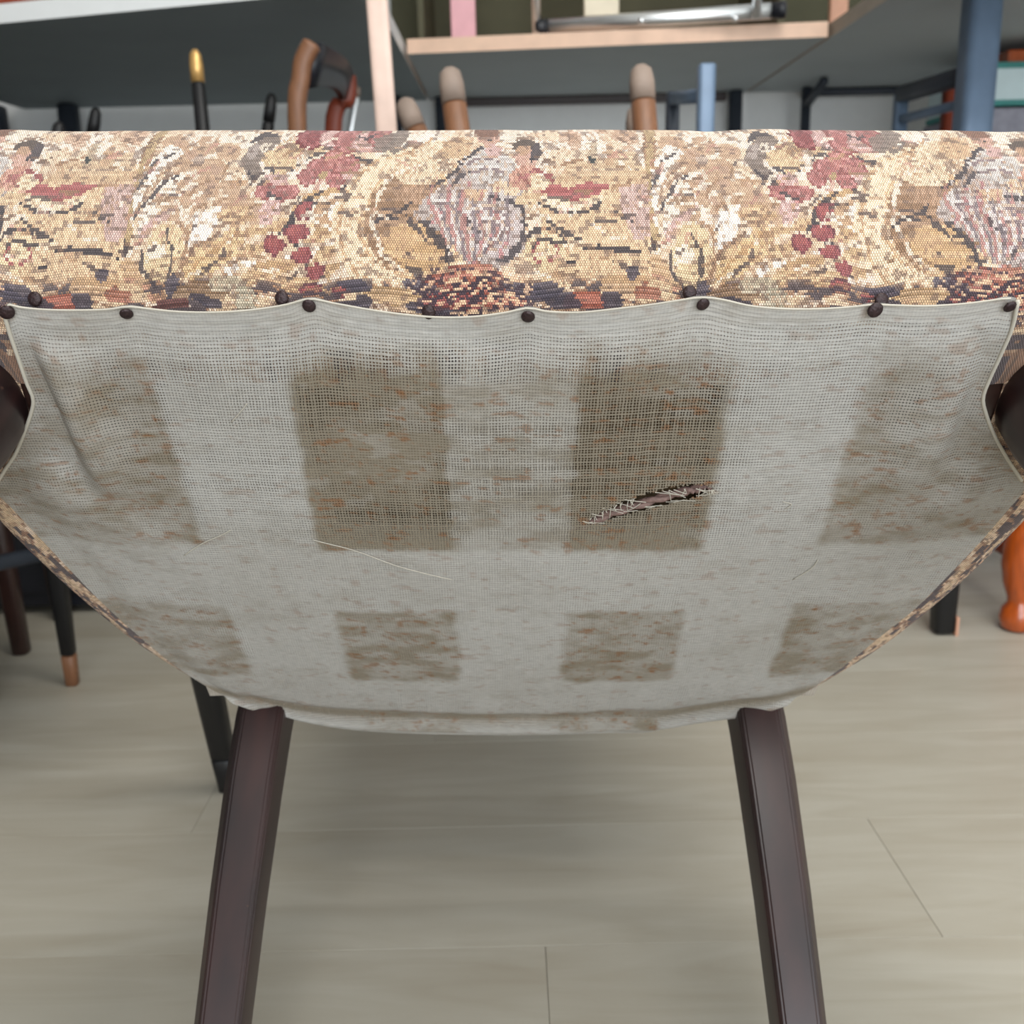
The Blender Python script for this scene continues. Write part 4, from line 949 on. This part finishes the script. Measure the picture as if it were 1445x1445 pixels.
# shelf cabinet standing on the rear bench
cb = empty('display_rack', (.2, 2.85, ZB+.03), 'olive-backed wooden display rack on the rear bench', 'rack')
def inrack(nm, pxa, pxb, Y, m, th=.02, ztop=1.62, lab=None):
    xa_, xb_ = at(pxa, 20, Y).x, at(pxb, 20, Y).x
    o = bmobj(nm, box_bm(xa_-.2, xb_-.2, Y-2.85-th/2, Y-2.85+th/2, 0, ztop-ZB-.03, .003), m, cb)
    if lab: o['label'] = lab
bmobj('back_panel', box_bm(-.50, 1.00, .20, .22, .004, .60, .002), 'olive', cb)
inrack('upright', 636, 671, 2.62, 'pink', lab='pink upright')
inrack('upright', 824, 873, 2.62, 'cream', lab='cream upright')
inrack('upright', 1170, 1195, 2.62, 'tanwood', lab='tan wood upright')
inrack('upright', 1246, 1257, 2.75, 'tanwood', lab='tan wood upright')
bmobj('shelf', box_bm(-.40, .465, -.24, .20, .56, .58, .002), 'bench_edge', cb)
for x in (-.395, .45): bmobj('side_panel', box_bm(x, x+.015, -.24, .20, 0, .6, .002), 'olive', cb)
# chrome towel rail
ct = at(772, 38, 2.42); ce = at(1092, 15, 2.30)
tr_ = empty('chrome_stand', (ct.x, ct.y, ZB+.03), 'chrome tube stand with black end caps on the rear bench', 'stand')
o0 = Vector(tr_.location)
tube('cross_tube', [ct-o0, (ct+ce)/2-o0, ce-o0], .0155, 'chrome', tr_)
for p_, dd in ((ct, -1), (ce, 1)):
    ax = (ce-ct).normalized()*dd; lathe('end_cap', p_-o0-ax*.004, ax, [(0, .0165), (.02, .0175), (.027, .0175), (.030, .010)], 'blackp', tr_)
for px_, Y_ in ((757, 2.42), (1068, 2.29)):
    pt = at(px_, 30, Y_)-o0; tube('upright_tube', [Vector((pt.x, pt.y+.0, 0.0)), Vector((pt.x-.004, pt.y+.01, .55))], .009, 'chrome', tr_)
for px_ in (1037, 905):
    pt = at(px_, 44, 2.31)-o0; tube('foot', [Vector((pt.x, pt.y, 0.0)), Vector((pt.x, pt.y, ce.z-o0.z-.005))], .007, 'chrome', tr_)
# box on the left bench
p = atz(30, 6, ZB+.032)
wb = empty('wooden_crate', (p.x-.04, p.y+.10, ZB+.032), 'small brown wooden crate on the left bench', 'crate')
bmobj('crate_body', box_bm(-.1, .1, -.08, .08, 0, .12, .004), 'redwood', wb)
bmobj('crate_lid', box_bm(-.105, .105, -.085, .085, .12, .135, .003), 'tanwood', wb)
# pale batten
p0 = at(532, 0, 1.75); p1 = at(546, 188, 1.75); dd = (p1-p0); zt = (0.0-p1.z)/dd.z
foot = p1+dd*zt; topp = p0-dd*1.2; foot.z = 0.004
bt = tag(bar('wooden_batten', foot, topp, .0165, .010, 'batten', n=24, p=8), 'long pale pinkish wooden batten standing upright beside the left bench', 'batten')

# --- generic straight chair / stool builders for the stock of chairs
def seat_slab(parent, cx, cy, z, hx, hy, th, m, rot=0, bev=.008, name='seat'):
    mt = Matrix.Translation((cx, cy, z)) @ Matrix.Rotation(rot, 4, 'Z')
    return bmobj(name, box_bm(-hx, hx, -hy, hy, -th/2, th/2, bev, mt), m, parent)
def lowtable(name, x0, x1, y0, y1, z, label, lx0, lx1):
    cx, cy = (x0+x1)/2, (y0+y1)/2; t = empty(name, (cx, cy, 0), label, 'table')
    bmobj('tabletop', box_bm(x0-cx, x1-cx, y0-cy, y1-cy, z-.025, z, .004), 'brown', t)
    for x in (lx0, lx1):
        for y in (y0+.04, y1-.04): bar('leg', (x-cx, y-cy, 0), (x-cx, y-cy, z-.025), .015, .015, 'brown', t)
    return t
lowtable('low_table', -.24, .36, 1.33, 1.66, .46, 'low brown table hidden behind the tapestry seat, holding an upturned chair', -.20, .31)
kb = empty('dark_fill_chest', (-.94, 1.86, 0), 'added black chest standing in for deep shade at the left below the dark upturned chair', 'chest')  # added chest, its black stands in for shade under the left bench
bmobj('chest_body', box_bm(-.45, .45, -.22, .22, .012, .43, .006), 'blackp', kb); bmobj('chest_lid', box_bm(-.46, .46, -.23, .23, .432, .46, .006), 'blackp', kb)
for x in (-.40, .40):
    for y in (-.17, .17): bmobj('chest_foot', box_bm(x-.02, x+.02, y-.02, y+.02, 0, .012, .002), 'steel_dark', kb)
bmobj('chest_drawer', box_bm(-.43, -.01, -.228, -.218, .04, .40, .003), 'blackp', kb); bmobj('chest_drawer', box_bm(.01, .43, -.228, -.218, .04, .40, .003), 'blackp', kb)
# upturned beech chair (rounded greyed foot ends)
def upturned(name, label, tips, seatc, hx, hy, zs, mleg, mtip, mseat, r=.018, th=.05, ferr=.03, rot=0, rt=None, tiplabel=None, group=None, which=None):
    t = empty(name, (seatc[0], seatc[1], zs), label, 'chair', group); o = Vector(t.location)
    seat_slab(t, 0, 0, th/2, hx, hy, th, mseat, rot)
    cr, sr = math.cos(rot), math.sin(rot)
    for k, (tp, (sx, sy)) in enumerate(zip(tips, ((-1, -1), (1, -1), (1, 1), (-1, 1)))):
        ax_, ay_ = sx*(hx-.03), sy*(hy-.03); b0 = Vector((cr*ax_-sr*ay_, sr*ax_+cr*ay_, th)); e = tp-o; d = (e-b0).normalized(); L_ = (e-b0).length
        rt_ = rt or r*.8
        lg = bar('leg', b0, e-d*ferr, r, r, mleg, t, p=2.6, r1=(rt_, rt_))
        mtk = mtip if (which is None or k in which) else mleg
        cap_ = bmobj('foot_cap', loft_bm([e-d*ferr, e-d*ferr*.5, e-d*ferr*.15, e], dict(n=18, p=2.6, r=[(rt_*1.03,)*2, (rt_*1.02,)*2, (rt_*.85,)*2, (rt_*.4,)*2])), mtk, lg, True)
    return t
upturned('upturned_chair', 'brown wooden chair upturned on the low table, splayed legs with rounded greyed feet', [at(634, 96, 1.48), at(904, 92, 1.48), at(898, 150, 1.66), at(569, 140, 1.66)], (.085, 1.52), .15, .12, .461, 'brown', 'greywood', 'dkwood', .0185, .05, .045, rt=.0165)
upturned('upturned_chair', 'black chair upturned at the left, one foot with a brass ferrule', [at(85, 172, 1.80), at(275, 70, 1.82), at(384, 132, 2.02), at(136, 152, 2.02)], (-.665, 1.90), .20, .13, .461, 'blackwood', 'brass', 'vinyl', .014, .05, .05, rt=.0105, which=(1,))
# curved dark chair standing on the floor between the two low tables
cc = empty('curved_back_chair', (-.26, 1.95, 0), 'dark polished chair with curved brown back post and black crest panel', 'chair'); oc = Vector(cc.location)
A0, A1, A2 = at(420, 190, 1.76), at(425, 110, 1.76), at(442, 60, 1.76)
Q = [Vector((A0.x-.005, 1.80, .40)), A0, A1, (A1+A2)/2+Vector((-.005, 0, 0)), A2]
pts = [Vector(tuple(p_)) for p_ in spline([tuple(q_) for q_ in Q], 6)]
bmobj('back_post', loft_bm([p_-oc for p_ in pts], dict(n=16, p=3, r=[(.015, .015)]*(len(pts)-1)+[(.008, .008)])), 'brown', cc, True)
B0, B1, B2 = at(470, 190, 2.08), at(490, 140, 2.08), at(490, 104, 2.08)
Q = [Vector((B0.x, 2.08, .40)), B0, B1, B2]; pts = [Vector(tuple(p_)) for p_ in spline([tuple(q_) for q_ in Q], 6)]
o_ = bmobj('back_post', loft_bm([p_-oc for p_ in pts], dict(n=16, p=3, r=[(.016, .013)]*(len(pts)-1)+[(.008, .008)])), 'redwood', cc, True)
bm = bmesh.new(); rr = []
for i in range(9):
    t = i/8; top_ = A2.lerp(B2, t)+Vector((.012*math.sin(math.pi*t)+.006, 0, 0)); bo = at(434, 125, 1.76).lerp(at(484, 142, 2.08), t)+Vector((.012*math.sin(math.pi*t), 0, .012*math.sin(math.pi*t)))
    rr.append([bm.verts.new(top_-oc+Vector((-.007, 0, 0))), bm.verts.new(top_-oc+Vector((.007, 0, 0))), bm.verts.new(bo-oc+Vector((.007, 0, 0))), bm.verts.new(bo-oc+Vector((-.007, 0, 0)))])
for i in range(8):
    for k in range(4): bm.faces.new((rr[i][k], rr[i][(k+1) % 4], rr[i+1][(k+1) % 4], rr[i+1][k]))
bm.faces.new(rr[0]); bm.faces.new(rr[-1]); bmobj('crest_panel', bm, 'blackp', cc, True)
seat_slab(cc, -.03, 0, .42, .13, .17, .045, 'vinyl')
for x, y in ((-.14, -.14), (.08, -.14), (.08, .14), (-.14, .14)): bar('leg', (x, y, 0), (x, y, .40), .016, .016, 'dkwood', cc, p=2.5, r1=(.019, .019))
# short black post / grey tube beside it
ub = upturned('upturned_stool', 'small stool with pale grey tubular foot upturned near the curved-back chair', [at(505, 122, 2.28)]*1+[at(560, 192, 2.3), at(560, 192, 2.44), at(500, 192, 2.44)], (-.30, 2.36), .10, .08, .60, 'chrome', 'greywood', 'vinyl', .009, .04, .02)
bmobj('carton_stand', box_bm(-.13, .13, -.10, .10, -.6, 0, .004), 'carton', ub)['label'] = 'grey carton plinth'
# steel trestle
s1 = at(997, 90, 1.72); s2 = at(949, 150, 1.98)
st = empty('steel_trestle', (s1.x, (s1.y+s2.y)/2, 0), 'narrow blue-grey steel trestle frame in front of the rear bench', 'trestle'); os_ = Vector(st.location)
sk = [Vector((s1.x, s1.y, 0))-os_, s1-os_, Vector((s2.x, s2.y, 0))-os_, Vector((s2.x, s2.y, s2.z+.025))-os_]
bar('front_post', sk[0], sk[1], .0135, .0135, 'steel', st, p=8); bar('rear_post', sk[2], sk[3], .012, .012, 'steel_dark', st, p=8)
bar('top_rail', Vector((sk[1].x-.004, sk[1].y+.012, sk[1].z-.045)), Vector((sk[3].x, sk[3].y, sk[3].z-.012)), .009, .011, 'steel', st, p=8)
bar('foot_rail', Vector((sk[0].x-.012, sk[0].y+.012, .06)), Vector((sk[2].x+.012, sk[2].y, .06)), .01, .01, 'steel', st, p=8)
# cartons at the right under the bench
gx0, gx1 = at(1396, 120, 2.38).x, at(1396, 120, 2.38).x+.42
zt_ = at(1420, 88, 2.38).z; zb_ = at(1420, 149, 2.38).z
cs = tag(empty('grey_carton', ((gx0+gx1)/2, 2.56, 0)), 'tall grey carton under the right-hand bench', 'carton')
bmobj('carton_body', box_bm(gx0-(gx0+gx1)/2, gx1-(gx0+gx1)/2, -.18, .18, 0, zb_-.004, .004), 'carton', cs)
bmobj('tape_band', box_bm(-.03, .03, -.1815, .1815, .01, zb_-.003, .001), 'greywood', cs)
bx = tag(empty('white_box', ((gx0+gx1)/2, 2.56, zb_)), 'white box with teal edges on top of the grey carton', 'box')
bmobj('box_body', box_bm(-.20, .20, -.18, .18, 0, zt_-zb_, .003), 'boxw', bx)
bmobj('teal_edge', box_bm(-.202, .202, -.182, .182, -.0, .012, .001), 'teal', bx); bmobj('teal_edge', box_bm(-.202, .202, -.182, .182, zt_-zb_-.012, zt_-zb_+.001, .001), 'teal', bx)
hb = tag(bmobj('wooden_board', box_bm(-.17, .22, -.17, .12, 0, .026, .003), 'orange'), 'orange-brown wooden board lying on the white box', 'board'); hb.location = ((gx0+gx1)/2, 2.56, zt_+.0015)
# red-brown batten standing beside the steel bench leg
rp = at(1342, 112, 2.10)
tag(bar('wooden_post', (rp.x, rp.y, 0), tuple(rp), .0130, .0130, 'redwood', p=4), 'red-brown wooden post standing close to the thick blue-grey bench leg', 'post')

# --- lower left: black chair turned 45 degrees
def f0(px, py): q_ = atz(px, py, 0); return Vector((q_.x, q_.y, 0))
Fa, Fb = f0(325, 1112), f0(103, 966)
side_ = Fb-Fa; perp = Vector((side_.y*-1, side_.x, 0)); 
if perp.x > 0: perp = -perp
perp = perp*.98
Fc, Fd = Fb+perp, Fa+perp
ctr_ = (Fa+Fb+Fc+Fd)/4
bc = empty('black_chair', ctr_, 'black wooden chair at lower left with brown-tipped tapered legs', 'chair')
zl = .40
for k, F in enumerate((Fa, Fb, Fc, Fd)):
    e = F-ctr_; top_ = e*.84; top_.z = zl
    if k == 0: tq = at(292, 960, 1.0); dr = (tq-F); top_ = F+dr*(zl/dr.z)-ctr_
    if k == 1: tq = at(78, 790, F.y-.02); dr = (tq-F); top_ = F+dr*(zl/dr.z)-ctr_
    rf = .0125 if k == 0 else .0095
    lg = bar('leg', e+(top_-e)*.12, top_, rf, rf, 'blackwood', bc, p=4, r1=(.0175, .0175))
    tip_ = bar('leg_tip', e, e+(top_-e)*.12, rf*.9, rf*.9, 'brown' if k != 0 else 'blackwood', lg, p=4, r1=(rf, rf))
ang = math.atan2(side_.y, side_.x)
tops = sum(((F-ctr_)*.84 for F in (Fa, Fb, Fc, Fd)), Vector())/4
seat_slab(bc, -.02, -.0, .425, side_.length/2*.9, perp.length/2*.9, .05, 'vinyl', ang, .015)
def lerp3(a, b, t): return a+(b-a)*t
e1, e2 = Fb-ctr_, Fc-ctr_
s_a = Vector((e1.x*.93, e1.y*.93, .20)); s_b = Vector((e2.x*.93, e2.y*.93, .20)); bar('stretcher', s_a, s_b, .008, .010, 'steel_dark', bc, p=3)
nrm_b = perp.normalized()
for t_ in (.15, .85):
    pb = (Fc-ctr_).lerp(Fd-ctr_, t_)*.86; bar('back_post', Vector((pb.x, pb.y, .42)), Vector((pb.x+nrm_b.x*.05, pb.y+nrm_b.y*.05, .80)), .012, .012, 'blackwood', bc)
pa_ = (Fc-ctr_).lerp(Fd-ctr_, .1)*.86; pb_ = (Fc-ctr_).lerp(Fd-ctr_, .9)*.86
bar('crest_rail', Vector((pa_.x+nrm_b.x*.045, pa_.y+nrm_b.y*.045, .76)), Vector((pb_.x+nrm_b.x*.045, pb_.y+nrm_b.y*.045, .76)), .012, .04, 'blackwood', bc)
# dark stool behind it
Fs = f0(36, 922)
ds = empty('dark_stool', (Fs.x-.19, Fs.y+.075, 0), 'dark brown wooden stool standing behind the black chair', 'stool')
for sx, sy in ((1, -1), (-1, -1), (-1, 1), (1, 1)):
    bar('leg', (sx*.185, sy*.075, 0), (sx*.165, sy*.065, .40), .012, .012, 'dkwood', ds, p=4, r1=(.018, .018))
seat_slab(ds, 0, 0, .42, .19, .085, .045, 'dkwood', 0, .01)
for sy in (-1, 1): bar('stretcher', (-.175, sy*.07, .2), (.175, sy*.07, .2), .009, .012, 'dkwood', ds)
# low round trolley with casters, one wheel visible at the left edge
sw = empty('round_trolley', (-.84, 1.285, 0), 'low black round trolley whose caster shows at the left edge', 'trolley')
lathe('platform', (0, 0, .056), (0, 0, 1), [(0, .128), (.004, .134), (.016, .134), (.020, .128)], 'blackp', sw, 40)
for k in range(4):
    a_ = -.15+k*math.pi/2; ex, ey = math.cos(a_)*.118, math.sin(a_)*.118; cx_v = Vector((-math.sin(a_), math.cos(a_), 0))
    cw = lathe('caster_wheel', Vector((ex, ey, .0265))-cx_v*.011, cx_v, [(0, .020), (.002, .0255), (.020, .0255), (.022, .020)], 'blackp', sw)
    lathe('axle_cap', Vector((ex, ey, .0265))-cx_v*.013, cx_v, [(0, .007), (.026, .007)], 'steel', cw, 12)

# --- lower right: black chair foot and turned orange leg
Gr = f0(1329, 893)
br = empty('black_bench_stool', (Gr.x-.11, Gr.y+.13, 0), 'black stool at lower right with thick leg and worn pale foot edge', 'stool')
lg = bar('leg', (.11, -.13, .002), (.105, -.12, .40), .0155, .0155, 'blackwood', br, p=5, r1=(.030, .026))
bmobj('worn_foot_edge', box_bm(.124, .1285, -.146, -.118, .0, .030, .001), 'tanwood', lg)
for x, y in ((-.11, -.13), (-.11, .13), (.11, .13)): bar('leg', (x, y, .002), (x*.92, y*.92, .40), .017, .017, 'blackwood', br, p=5, r1=(.026, .026))
seat_slab(br, 0, 0, .425, .13, .15, .05, 'vinyl', 0, .015)
Og = f0(1434, 888)
og = empty('turned_leg_stool', (Og.x+.19, Og.y+.15, 0), 'orange varnished wooden stool with turned legs at the right edge', 'stool')
tp_ = [(0, .017), (.006, .024), (.020, .027), (.034, .024), (.044, .017), (.052, .018), (.075, .026), (.105, .0305), (.135, .029), (.158, .024), (.166, .019), (.172, .022), (.185, .0235), (.198, .021), (.205, .024), (.26, .0265), (.34, .025), (.395, .025)]
for x, y in ((-.19, -.15), (.19, -.15), (.19, .15), (-.19, .15)): lathe('leg', (x, y, .0), (0, 0, 1), tp_, 'orange', og)
bar('stretcher', (-.19, -.13, .115), (-.19, .13, .115), .011, .013, 'redwood', og, p=3); bar('stretcher', (.19, -.13, .115), (.19, .13, .115), .011, .013, 'redwood', og, p=3)
bar('stretcher', (-.18, .15, .15), (.18, .15, .15), .011, .013, 'redwood', og, p=3)
seat_slab(og, 0, 0, .415, .225, .185, .04, 'orange', 0, .01)
